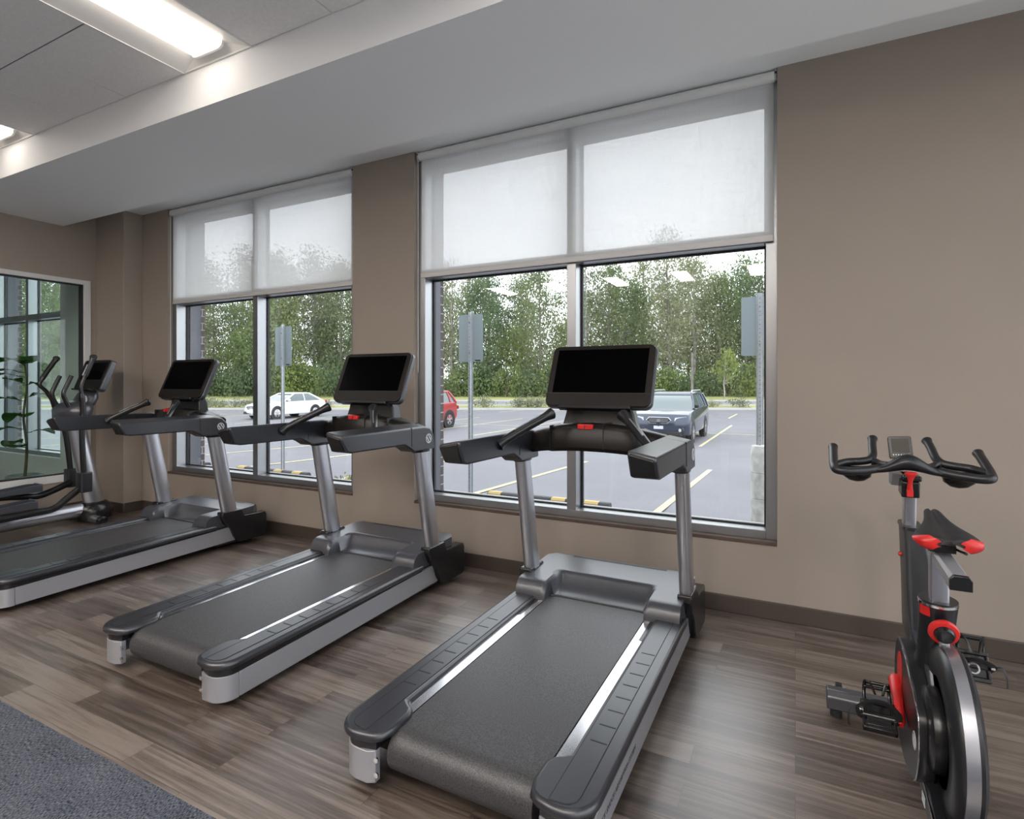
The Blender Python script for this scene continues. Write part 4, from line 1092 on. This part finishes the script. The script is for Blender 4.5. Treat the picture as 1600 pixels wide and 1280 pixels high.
# painted bay lines
bm = B()
def pline(x0, y0, x1, y1, w=.10):
    n = max(1, int(abs(y1 - y0) / .8)); 
    dx, dy = x1 - x0, y1 - y0; L = math.hypot(dx, dy); px, py = -dy / L * w / 2, dx / L * w / 2
    prev = None
    for i in range(n + 1):
        x, y = x0 + dx * i / n, y0 + dy * i / n; z = z_lot(x, y) + .006
        v = (bm.verts.new((x + px, y + py, z_lot(x + px, y + py) + .006)), bm.verts.new((x - px, y - py, z_lot(x - px, y - py) + .006)))
        if prev: bm.faces.new((prev[0], v[0], v[1], prev[1]))
        prev = v
for k in range(-9, 3): pline(-1.58 + 2.7 * k, 7.0, -1.58 + 2.7 * k, 12.2)
for k in range(-12, 4): pline(-2.62 + 2.7 * k, 17.9, -2.62 + 2.7 * k, 27.6)
pline(-34, 22.8, 10, 22.8)
for k in range(-10, 4): pline(-3.3 + 2.9 * k, 33, -3.3 + 2.9 * k, 38)
struct('floor_bay_lines', bm, M['line'], smooth=0)

# wheel stops in front of the windows
def make_stop(label):
    t = thing('wheel_stop', label, 'wheel stop', group='parking stops by the building')
    prof = [(-.075, 0), (-.06, .075), (-.035, .10), (.035, .10), (.06, .075), (.075, 0)]
    bm = B(); prism(bm, prof, 'x', -.90, .90); obj('body', bm, M['stop_black'], t, bev=.006)
    for x in (-.885, -.40, .09, .55):
        bm = B(); prism(bm, [(y * 1.04, z * 1.03 + .001) for y, z in prof], 'x', x, x + .20); obj('yellow_stripe', bm, M['stop_yellow'], t, smooth=0)
    return t
stops = [(-3.03, 'black and yellow parking stop outside the right-hand window'), (-5.72, 'black and yellow parking stop half hidden by the wall pier between the windows'),
         (-8.42, 'black and yellow parking stop outside the right pane of the left-hand window'), (-11.12, 'black and yellow parking stop outside the left pane of the left-hand window')]
st0 = None
for x, lb in stops:
    if st0 is None: st0 = make_stop(lb); st0.location = (x, 6.98, -.28)
    else: dup(st0, (x, 6.98, -.28), 0, lb)

# sign posts seen from behind
def make_sign(label):
    t = thing('sign_post', label, 'sign', group='sign posts along the parking bays')
    bm = B()
    prism(bm, [(-.040, .014), (-.040, .010), (-.022, .010), (-.016, -.022), (.016, -.022), (.022, .010), (.040, .010), (.040, .014), (.018, .014), (.013, -.018), (-.013, -.018), (-.018, .014)], 'z', 0, 2.70)
    po = obj('post', bm, M['galv'], t, smooth=0)
    bm = B()
    for k in range(52): lathe(bm, [(.0048, -.0235), (.0048, -.020)], 8, mtx=T(0, 0, .06 + .0505 * k), axis='y')
    obj('post_hole', bm, M['gasket'], po, smooth=0)
    bm = B(); prism(bm, rrect(-.205, .205, 1.965, 2.665, .025, 4), 'y', .0145, .019); pn = obj('sign_panel', bm, M['signback'], t, smooth=0)
    bm = B(); box(bm, .075, .165, .0132, .0144, 1.975, 1.995); obj('maker_label', bm, M['gasket'], pn, smooth=0)
    for z in (2.10, 2.55):
        bm = B(); lathe(bm, [(.010, -.030), (.010, -.021)], 8, mtx=T(0, 0, z), axis='y'); obj('bolt', bm, M['chrome'], t)
    return t
sg = make_sign('grey sign back on a perforated post behind the left pane of the right-hand window'); sg.location = (-4.27, 7.02, -.28)
dup(sg, (-8.18, 7.0, -.28), 0, 'grey sign back on a perforated post outside the left-hand window')
dup(sg, (-.37, 7.15, -.27), 0, 'grey sign back on a post rising from the concrete bollard at the window edge')
t = thing('bollard', 'round concrete bollard carrying a sign post, at the lower right corner of the window', 'bollard', (-.345, 7.15, -.28))
bm = B(); prof = [(.001, 0), (.125, 0)]
for z in (.30, .60): prof += [(.125, z - .006), (.118, z), (.125, z + .006)]
prof += [(.125, .885), (.115, .915), (.001, .925)]
lathe(bm, prof, 28); obj('concrete_shaft', bm, M['concrete'], t, smooth=30)

# ---------------------------------------------------------------- cars
def make_car(name, label, paint, kind, loc, rz=0):
    t = thing(name, label, 'car', loc, rz)
    if kind == 'suv':
        L, W = 4.80, .92; wb = (.95, 3.70); wr = .345
        low = [(.10, .30), (.02, .45), (0, .62), (.03, .82), (.14, .96), (.55, 1.04), (1.28, 1.12), (4.45, 1.16), (4.72, 1.08), (4.80, .70), (4.74, .40), (4.55, .30)]
        cab = [(1.22, 4.62, 1.09, .87), (1.62, 4.52, 1.32, .80), (2.02, 4.36, 1.56, .69)]; roof = (2.0, 4.38, 1.555, 1.655, .69)
    elif kind == 'sedan':
        L, W = 4.64, .90; wb = (.92, 3.62); wr = .325
        low = [(.10, .22), (.02, .36), (0, .52), (.05, .68), (.25, .78), (.80, .87), (1.40, .95), (3.95, .98), (4.40, .99), (4.60, .92), (4.64, .66), (4.56, .32), (4.4, .24)]
        cab = [(1.34, 4.32, .93, .83), (1.85, 4.02, 1.15, .74), (2.30, 3.40, 1.37, .60)]; roof = (2.22, 3.46, 1.36, 1.435, .61)
    else:
        L, W = 4.50, .91; wb = (.92, 3.60); wr = .355
        low = [(.10, .30), (.02, .48), (0, .66), (.05, .86), (.20, .98), (.60, 1.04), (1.22, 1.10), (4.10, 1.14), (4.36, 1.10), (4.44, .90), (4.42, .48), (4.25, .32)]
        cab = [(1.18, 4.30, 1.08, .86), (1.60, 4.16, 1.32, .79), (2.0, 3.86, 1.56, .68)]; roof = (1.98, 3.90, 1.555, 1.655, .68)
    cy = L / 2
    bm = B(); secs = []
    n = len(low); cz = .68
    for x, k in ((-W, .93), (-W * .975, .98), (-W * .86, 1.0), (-W * .45, 1.012), (0, 1.016), (W * .45, 1.012), (W * .86, 1.0), (W * .975, .98), (W, .93)):
        s_ = []
        for (y, z) in low:
            yy = cy + (y - cy) * (1 - (1 - k) * .9); 
            e = abs(x) / W
            if y < .6: yy += .22 * e ** 3 * (1 - y / .6)
            if y > L - .4: yy -= .16 * e ** 3
            s_.append((x, yy - cy, cz + (z - cz) * k - (.02 * e ** 4 if z > .9 else 0)))
        secs.append(s_)
    loft(bm, secs); body = obj('body', bm, paint, t, bev=.02, seg=2, smooth=40)
    bm = B(); loft(bm, [[(-w, a - cy, z), (w, a - cy, z), (w, b - cy, z), (-w, b - cy, z)] for a, b, z, w in cab]); gl = obj('windows', bm, M['car_glass'], t, bev=.03, smooth=40)
    a, b, z0, z1, w = roof
    bm = B(); loft(bm, [[(-w - .012, a - cy - .02, z0 - .012), (w + .012, a - cy - .02, z0 - .012), (w + .012, b - cy + .03, z0 - .012), (-w - .012, b - cy + .03, z0 - .012)], [(-w, a - cy + .10, z1 - .035), (w, a - cy + .10, z1 - .035), (w, b - cy, z1 - .035), (-w, b - cy, z1 - .035)], [(-w * .7, a - cy + .30, z1), (w * .7, a - cy + .30, z1), (w * .7, b - cy - .15, z1), (-w * .7, b - cy - .15, z1)]])
    obj('roof', bm, paint, t, bev=.02, smooth=50)
    # pillars
    for s in (-1, 1):
        bm = B()
        def pil(i0, i1, y0, y1, d=.045):
            (aa, bb, zz, ww) = cab[0]; (a2, b2, z2, w2) = cab[-1]
            tube(bm, [(s * (ww + .004), y0 - cy, zz), (s * (cab[1][3] + .004), (y0 + y1) / 2 - cy, cab[1][2]), (s * (w2 + .004), y1 - cy, z2)], d, 6)
        pil(0, 0, cab[0][0] + .05, cab[-1][0] + .02); pil(0, 0, cab[0][1] - .10, cab[-1][1] - .02, .06)
        ym = cab[0][0] + (cab[0][1] - cab[0][0]) * .52; pil(0, 0, ym, ym + .06, .03)
        if kind != 'sedan': pil(0, 0, ym + .95, ym + .90, .05)
        obj('pillar', bm, paint, t)
        # mirror
        bm = B(); box(bm, s * .93 - .07, s * .93 + .07, cab[0][0] + .28 - cy, cab[0][0] + .42 - cy, cab[0][2] + .03, cab[0][2] + .15); obj('mirror', bm, M['car_trim'] if kind != 'sedan' else paint, t, bev=.03)
        # wheels
        for y in wb:
            bm = B(); lathe(bm, [(.20, s * (W - .20)), (wr - .02, s * (W - .20)), (wr, s * (W - .16)), (wr, s * (W - .02)), (wr - .03, s * (W + .012)), (.22, s * (W + .012)), (.20, s * (W - .01))], 32, mtx=T(0, y - cy, wr), axis='x'); wh = obj('wheel', bm, M['tyre'], t, smooth=40)
            bm = B(); lathe(bm, [(.235, s * (W - .03)), (.235, s * (W + .010)), (.215, s * (W + .010)), (.215, s * (W - .02)), (.001, s * (W - .02))], 32, mtx=T(0, y - cy, wr), axis='x'); 
            rm_ = obj('rim', bm, M['car_trim'], wh, smooth=30)
            bm = B()
            for k in range(5):
                for dd in (-.16, .16): prism(bm, [(-.016, .03), (.016, .03), (.013, .225), (-.013, .225)], 'x', s * (W - .022), s * (W + .008), mtx=T(0, y - cy, wr) @ R(2 * PI * k / 5 + dd, 'X'))
            lathe(bm, [(.055, s * (W - .02)), (.05, s * (W + .012)), (.001, s * (W + .012))], 16, mtx=T(0, y - cy, wr), axis='x'); ring(bm, .228, .205, s * (W - .02), s * (W + .009), 32, mtx=T(0, y - cy, wr)); obj('alloy_spokes', bm, M['alloy'], wh, smooth=0)
            bm = B(); ring(bm, wr + .075, wr - .04, s * (W - .12), s * (W + .004), 32, mtx=T(0, y - cy, wr)); obj('wheel_arch', bm, M['car_trim'], t, smooth=0)
        # lamps
        bm = B(); zl = low[3][1]
        loft(bm, [[(s * a_, y_ - cy, z_) for a_, y_, z_ in q] for q in ([(.48, .035, zl - .06), (.50, .045, zl + .04), (.80, .20, zl + .07), (.86, .28, zl + .03), (.80, .19, zl - .07)], [(.48, .12, zl - .06), (.50, .13, zl + .04), (.80, .30, zl + .07), (.86, .36, zl + .03), (.80, .30, zl - .07)])]); obj('headlight', bm, M['headlight'], t, bev=.006)
        bm = B(); box(bm, s * .80 - .08, s * .80 + .08, L - .16 - cy, L - .09 - cy, .80, .95); obj('tail_light', bm, M['tail'], t, bev=.01)
        if kind == 'suv':
            bm = B(); tube(bm, [(s * .66, 2.1 - cy, 1.62), (s * .66, 2.3 - cy, 1.70), (s * .66, 4.1 - cy, 1.70), (s * .66, 4.3 - cy, 1.62)], .022, 8); obj('roof_rail', bm, M['galv'], t)
            bm = B(); lathe(bm, [(.11, -.02), (.11, .05), (.06, .055)], 18, mtx=T(s * .66, -cy + .085, .47) @ R(-.5 * s, 'Z'), axis='y'); fg = obj('fog_lamp', bm, M['car_trim'], t)
            bm = B(); lathe(bm, [(.055, -.028), (.055, .02), (.02, .02)], 18, mtx=T(s * .66, -cy + .085, .47) @ R(-.5 * s, 'Z'), axis='y'); obj('fog_lens', bm, M['headlight'], fg)
    zg = low[3][1] - .045
    hexa = [(-.40, 0), (-.31, .10), (.31, .10), (.40, 0), (.28, -.11), (-.28, -.11)]
    bm = B(); prism(bm, [(x, z + zg) for x, z in hexa], 'y', -cy - .022, -cy + .08); gr = obj('grille', bm, M['chrome'], t, bev=.008)
    bm = B(); prism(bm, [(x * .92, z * .82 + zg) for x, z in hexa], 'y', -cy - .026, -cy + .06); obj('grille_mesh', bm, M['car_trim'], gr, smooth=0)
    bm = B()
    for dz in (-.045, 0, .045): box(bm, -.31, .31, -cy - .032, -cy - .022, zg + dz - .010, zg + dz + .010)
    prism(bm, [(x, z + zg) for x, z in ell(0, 0, .07, .035, 16)], 'y', -cy - .036, -cy - .02); obj('grille_bars', bm, M['chrome'], gr, smooth=0)
    bm = B(); box(bm, -.15, .15, -cy - .030, -cy - .012, .50, .60); obj('licence_plate', bm, M['plate'], t)
    bm = B(); prism(bm, [(-.72, .28), (.72, .28), (.66, .42), (-.66, .42)], 'y', -cy + .02, -cy + .3); obj('lower_bumper', bm, M['car_trim'], t, bev=.02)
    return t
make_car('parked_suv', 'slate blue estate car with roof rails parked nose-on behind the nearest treadmill', M['car_blue'], 'suv', (-3.88, 17.9 + 2.4, -.58))
make_car('parked_sedan', 'white saloon car parked beyond the left-hand window', M['car_white'], 'sedan', (-26.1, 20.3 + 2.32, -.58))
make_car('parked_hatchback', 'red car whose rear end shows at the left edge of the right-hand window', M['car_red'], 'hatch', (-14.5, 17.0 + 2.25, -.58))

# ---------------------------------------------------------------- trees
random.seed(11)
def leaf_cloud(bm, centres, n, spread, size, flat=.75):
    for _ in range(n):
        c = random.choice(centres)
        p = Vector((random.gauss(c[0], spread * c[3]), random.gauss(c[1], spread * c[3]), random.gauss(c[2], spread * flat * c[3])))
        s = size * random.uniform(.6, 1.35)
        q = Euler((random.uniform(0, 6.28), random.uniform(0, 6.28), random.uniform(0, 6.28))).to_matrix()
        vs = [bm.verts.new(p + q @ Vector(v)) for v in ((-s, 0, 0), (0, -s * .55, s * .12), (s, 0, 0), (0, s * .55, s * .12))]
        bm.faces.new(vs)
def make_tree(H, crown_r, base, nclus, nleaf, bark, leaf, size=.145, spread=.75, narrow=1.0, label=''):
    t = thing('tree', label, 'tree', group='trees of the wood across the road')
    bm = B(); lean = (random.uniform(-.4, .4), random.uniform(-.4, .4))
    tr = [(lean[0] * (k / 6) ** 2 + random.uniform(-.1, .1) * (k > 0), lean[1] * (k / 6) ** 2, H * .96 * k / 6) for k in range(7)]
    tube(bm, tr, [.17 * H / 15 * (1 - k / 6.6) + .02 for k in range(7)], 8)
    cents = []
    for i in range(nclus):
        f = base + (1 - base) * (i + random.random()) / nclus
        env = crown_r * narrow * (math.sin(PI * min(1, (f - base) / (1 - base) * .88 + .12)) ** .65)
        a = random.uniform(0, 2 * PI); d = env * math.sqrt(random.uniform(.05, 1))
        p = (lean[0] * f * f + d * math.cos(a), lean[1] * f * f + d * math.sin(a), H * f)
        cents.append((*p, random.uniform(.65, 1.2)))
        if i % 3 == 0:
            z0 = max(H * .12, p[2] - d * random.uniform(.5, 1.1)); fz = z0 / H
            q0 = Vector((lean[0] * fz * fz, lean[1] * fz * fz, z0)); q1 = Vector(p)
            m = (q0 + q1) / 2 + Vector((random.uniform(-.3, .3), random.uniform(-.3, .3), -.12 * d))
            tube(bm, [q0, m, q1], [.055, .035, .012], 5)
    obj('trunk', bm, bark, t, smooth=60)
    bm = B(); leaf_cloud(bm, cents, nleaf, spread, size); obj('foliage', bm, leaf, t, smooth=0, tri=True)
    return t
def make_shrub(name, H, Rr, nleaf, leaf, size, label, group):
    t = thing(name, label, 'shrub', group=group)
    bm = B()
    for k in range(7):
        a = random.uniform(0, 6.28); tube(bm, [(0, 0, 0), (.3 * Rr * math.cos(a), .3 * Rr * math.sin(a), H * .4), (.6 * Rr * math.cos(a), .6 * Rr * math.sin(a), H * .8)], [.03 * H / 2, .02 * H / 2, .008], 5)
    obj('stems', bm, M['bark'], t, smooth=60)
    cents = []
    for k in range(16):
        a = random.uniform(0, 6.28); d = Rr * math.sqrt(random.random()); h = H * random.uniform(.08, .92) * (1 - .35 * d / Rr)
        cents.append((d * math.cos(a), d * math.sin(a), h, random.uniform(.7, 1.1)))
    bm = B(); leaf_cloud(bm, cents, nleaf, .28 * Rr, size, .9); obj('foliage', bm, leaf, t, smooth=0, tri=True)
    return t
kinds = [
    ('leafy mid-green tree standing in the wood across the road', make_tree(15.0, 2.9, .14, 84, 6000, M['bark'], M['leaf_a'])),
    ('grey-green loose tree with a pale trunk in the wood across the road', make_tree(15.8, 2.6, .22, 66, 4400, M['bark_pale'], M['leaf_b'], narrow=.95)),
    ('tall slender grey-green tree standing in the wood across the road', make_tree(17.0, 2.2, .20, 70, 4200, M['bark'], M['leaf_b'], narrow=.9)),
    ('dark green dense tree standing in the wood across the road', make_tree(14.2, 3.0, .10, 84, 6200, M['bark'], M['leaf_d'])),
    ('low bright-green tree at the front of the wood across the road', make_tree(8.0, 2.6, .14, 46, 2800, M['bark'], M['leaf_c'], size=.16)),
    ('half-bare tree with pale branches in the wood across the road', make_tree(14.5, 2.6, .3, 60, 1500, M['bark_pale'], M['leaf_b'])),
]
used = [False] * len(kinds)
def plant(k, r, fw, sc, rz):
    x, y = XY(r, fw); lb, pr = kinds[k]
    if not used[k]: o = pr; used[k] = True; o.location = (x, y, z_gr(x, y) - .05); o.rotation_euler = (0, 0, rz); o['label'] = lb
    else: o = dup(pr, (x, y, z_gr(x, y) - .05), rz, lb)
    o.scale = (sc, sc, sc)
rnd = random.Random(5)
# front row, left to right
seq = [0, 3, 1, 0, 2, 3, 4, 0, 1, 3, 0, 2, 4, 3, 0, 1, 0, 2, 4, 0, 5, 3, 4, 0, 1, 5, 0, 3, 2, 1]
r = -70
i = 0
while r < 62:
    k = seq[i % len(seq)]
    sc = rnd.uniform(.88, 1.08)
    if 3.2 < r < 7.5: k, sc = 4, 1.0                # the gap where the sky shows
    plant(k, r, 61 + rnd.uniform(-.8, 3.5), sc, rnd.uniform(0, 6.28))
    r += rnd.uniform(2.5, 3.7); i += 1
r = -82; i = 3
while r < 66:
    if not (3.5 < r < 8.5): plant(rnd.choice([0, 1, 2, 3, 2, 1]), r, 71 + rnd.uniform(-2, 5), rnd.uniform(.92, 1.10), rnd.uniform(0, 6.28))
    r += rnd.uniform(2.9, 4.3)
r = -92; i = 3
while r < 50:
    if not (4.5 < r < 8.5): plant(rnd.choice([0, 3, 0, 3]), r, 84 + rnd.uniform(-2, 4), rnd.uniform(.85, 1.02), rnd.uniform(0, 6.28))
    r += rnd.uniform(4.2, 6.0)
for k in range(len(kinds)):
    if not used[k]: plant(k, 30 + k, 66, 1.0, 0)
# bushes along the edge of the wood
GB = 'bushes along the edge of the wood'
b0 = [make_shrub('bush', 3.4, 2.0, 1700, M['leaf_c'], .13, 'bright green bush along the edge of the wood', GB), make_shrub('bush', 2.9, 2.2, 1700, M['leaf_d'], .13, 'dark green bush along the edge of the wood', GB)]
ub = [False, False]; r = -66
while r < 60:
    k = rnd.choice([0, 1, 1]); x, y = XY(r, 59.2 + rnd.uniform(-.4, 2.4)); sc = rnd.uniform(.8, 1.25)
    if not ub[k]: o = b0[k]; ub[k] = True; o.location = (x, y, z_gr(x, y))
    else: o = dup(b0[k], (x, y, z_gr(x, y)), rnd.uniform(0, 6.28), b0[k]['label'])
    o.scale = (sc, sc, sc * rnd.uniform(.95, 1.35)); r += rnd.uniform(1.3, 1.9)
# low planting by the kerb
GP = 'low plants in the kerb bed'
s0 = make_shrub('shrub', .75, .6, 420, M['leaf_b'], .06, 'low grey-green shrub in the kerb bed between car park and road', GP); first = True
for r in (-25.5, -24.3, -23.1, -22.2, -21.0, -19.9, -18.6, -14.5, -9.5, -2.2, .6, 1.2, 1.9, 3.0, 3.6, 4.4, 5.1, 12.8, 15.5, 17.6):
    x, y = XY(r, 42.6 + rnd.uniform(-.5, .9)); sc = rnd.uniform(.7, 1.25)
    if first: o = s0; first = False; o.location = (x, y, z_gr(x, y) + .02)
    else: o = dup(s0, (x, y, z_gr(x, y) + .02), rnd.uniform(0, 6), s0['label'])
    o.scale = (sc * 1.2, sc * 1.2, sc)
yt = make_tree(4.9, .95, .38, 22, 900, M['bark_pale'], M['leaf_c'], size=.11, spread=.32, label='young planted tree with a thin bare trunk on the verge, right of the blue car')
yt.name = 'young_tree'; del yt['group']; x, y = XY(20.7, 54.2); yt.location = (x, y, z_gr(x, y))
# weeds by the wall
wd = make_shrub('weed', .62, .20, 150, M['leaf_c'], .035, 'small green weed growing outside at the foot of the left-hand window', 'weeds'); del wd['group']; wd['category'] = 'plant'; wd.location = (-4.95, 5.2, -.28)
# street lamp and pole
x, y = XY(11.15, 50.0) if False else XY(10.9, 54.0); z = z_gr(x, y)
t = thing('street_lamp', 'black street lamp just above the console of the nearest treadmill', 'street lamp', (x, y, z))
bm = B(); tube(bm, [(0, 0, 0), (0, 0, 6.6)], [.09, .06], 10); obj('pole', bm, M['car_trim'], t)
bm = B(); box(bm, 0, .75, -.14, .14, 6.55, 6.68); obj('lamp_head', bm, M['car_trim'], t, bev=.02)
x, y = XY(17.9, 55.2); z = z_gr(x, y)
t = thing('utility_pole', 'brown wooden pole at the wood edge behind the blue car', 'pole', (x, y, z)); bm = B(); tube(bm, [(0, 0, 0), (0, 0, 4.6)], [.14, .11], 10); obj('pole', bm, M['bark'], t)

# ---------------------------------------------------------------- plant in the next room
def make_plant():
    t = thing('potted_plant', 'leafy potted plant standing behind the glass partition', 'plant', (-7.72, 3.08, 0))
    bm = B(); lathe(bm, [(.001, 0), (.13, 0), (.17, .34), (.155, .34), (.15, .30), (.001, .30)], 28); p = obj('pot', bm, M['pot'], t, smooth=40)
    bm = B(); lathe(bm, [(.001, .299), (.149, .299), (.149, .306), (.001, .310)], 24); obj('soil', bm, M['soil'], p)
    bm = B(); st = spline([(0, 0, .30), (.02, .01, .65), (-.03, 0, 1.0), (.0, .02, 1.35), (-.02, .0, 1.62)], 5); tube(bm, st, [.016 - .0004 * k for k in range(len(st))], 8); obj('stem', bm, M['stem'], t, smooth=60)
    rd = random.Random(3)
    hs = [(1.62, 200, .32), (1.66, 150, .30), (1.45, 235, .32), (1.62, 260, .27), (1.50, 250, .27), (1.58, 330, .22), (1.38, 190, .25), (1.36, 20, .22), (1.22, 110, .24), (1.18, 215, .28), (1.02, 300, .24), (1.0, 160, .26), (.86, 230, .30), (.82, 40, .26), (.70, 190, .28), (.66, 320, .26)]
    for h, az, L in hs:
        bm = B(); n = 8; droop = rd.uniform(.25, .75); rows = []
        base = Vector((0, 0, h)); d = Vector((math.cos(math.radians(az)), math.sin(math.radians(az)), 0)); sd = Vector((-d.y, d.x, 0))
        for k in range(n + 1):
            f = k / n; w = L * .36 * math.sin(PI * (f ** 1.25) * .93 + .10) ** .8 if f < 1 else .01
            c = base + d * (.06 + L * f * math.cos(droop * f)) + Vector((0, 0, .10 * f - L * droop * f * f))
            rows.append([bm.verts.new(c + sd * w * u + Vector((0, 0, .16 * w * abs(u) + .006 * math.sin(9 * f + 3 * u)))) for u in (-1, -.5, 0, .5, 1)])
        for a, b in zip(rows[:-1], rows[1:]):
            for q in range(4): bm.faces.new((a[q], a[q + 1], b[q + 1], b[q]))
        tube(bm, [base - Vector((0, 0, .01)), base + d * .07], .004, 5)
        obj('leaf', bm, M['leaf_plant'], t, smooth=80)
    return t
make_plant()
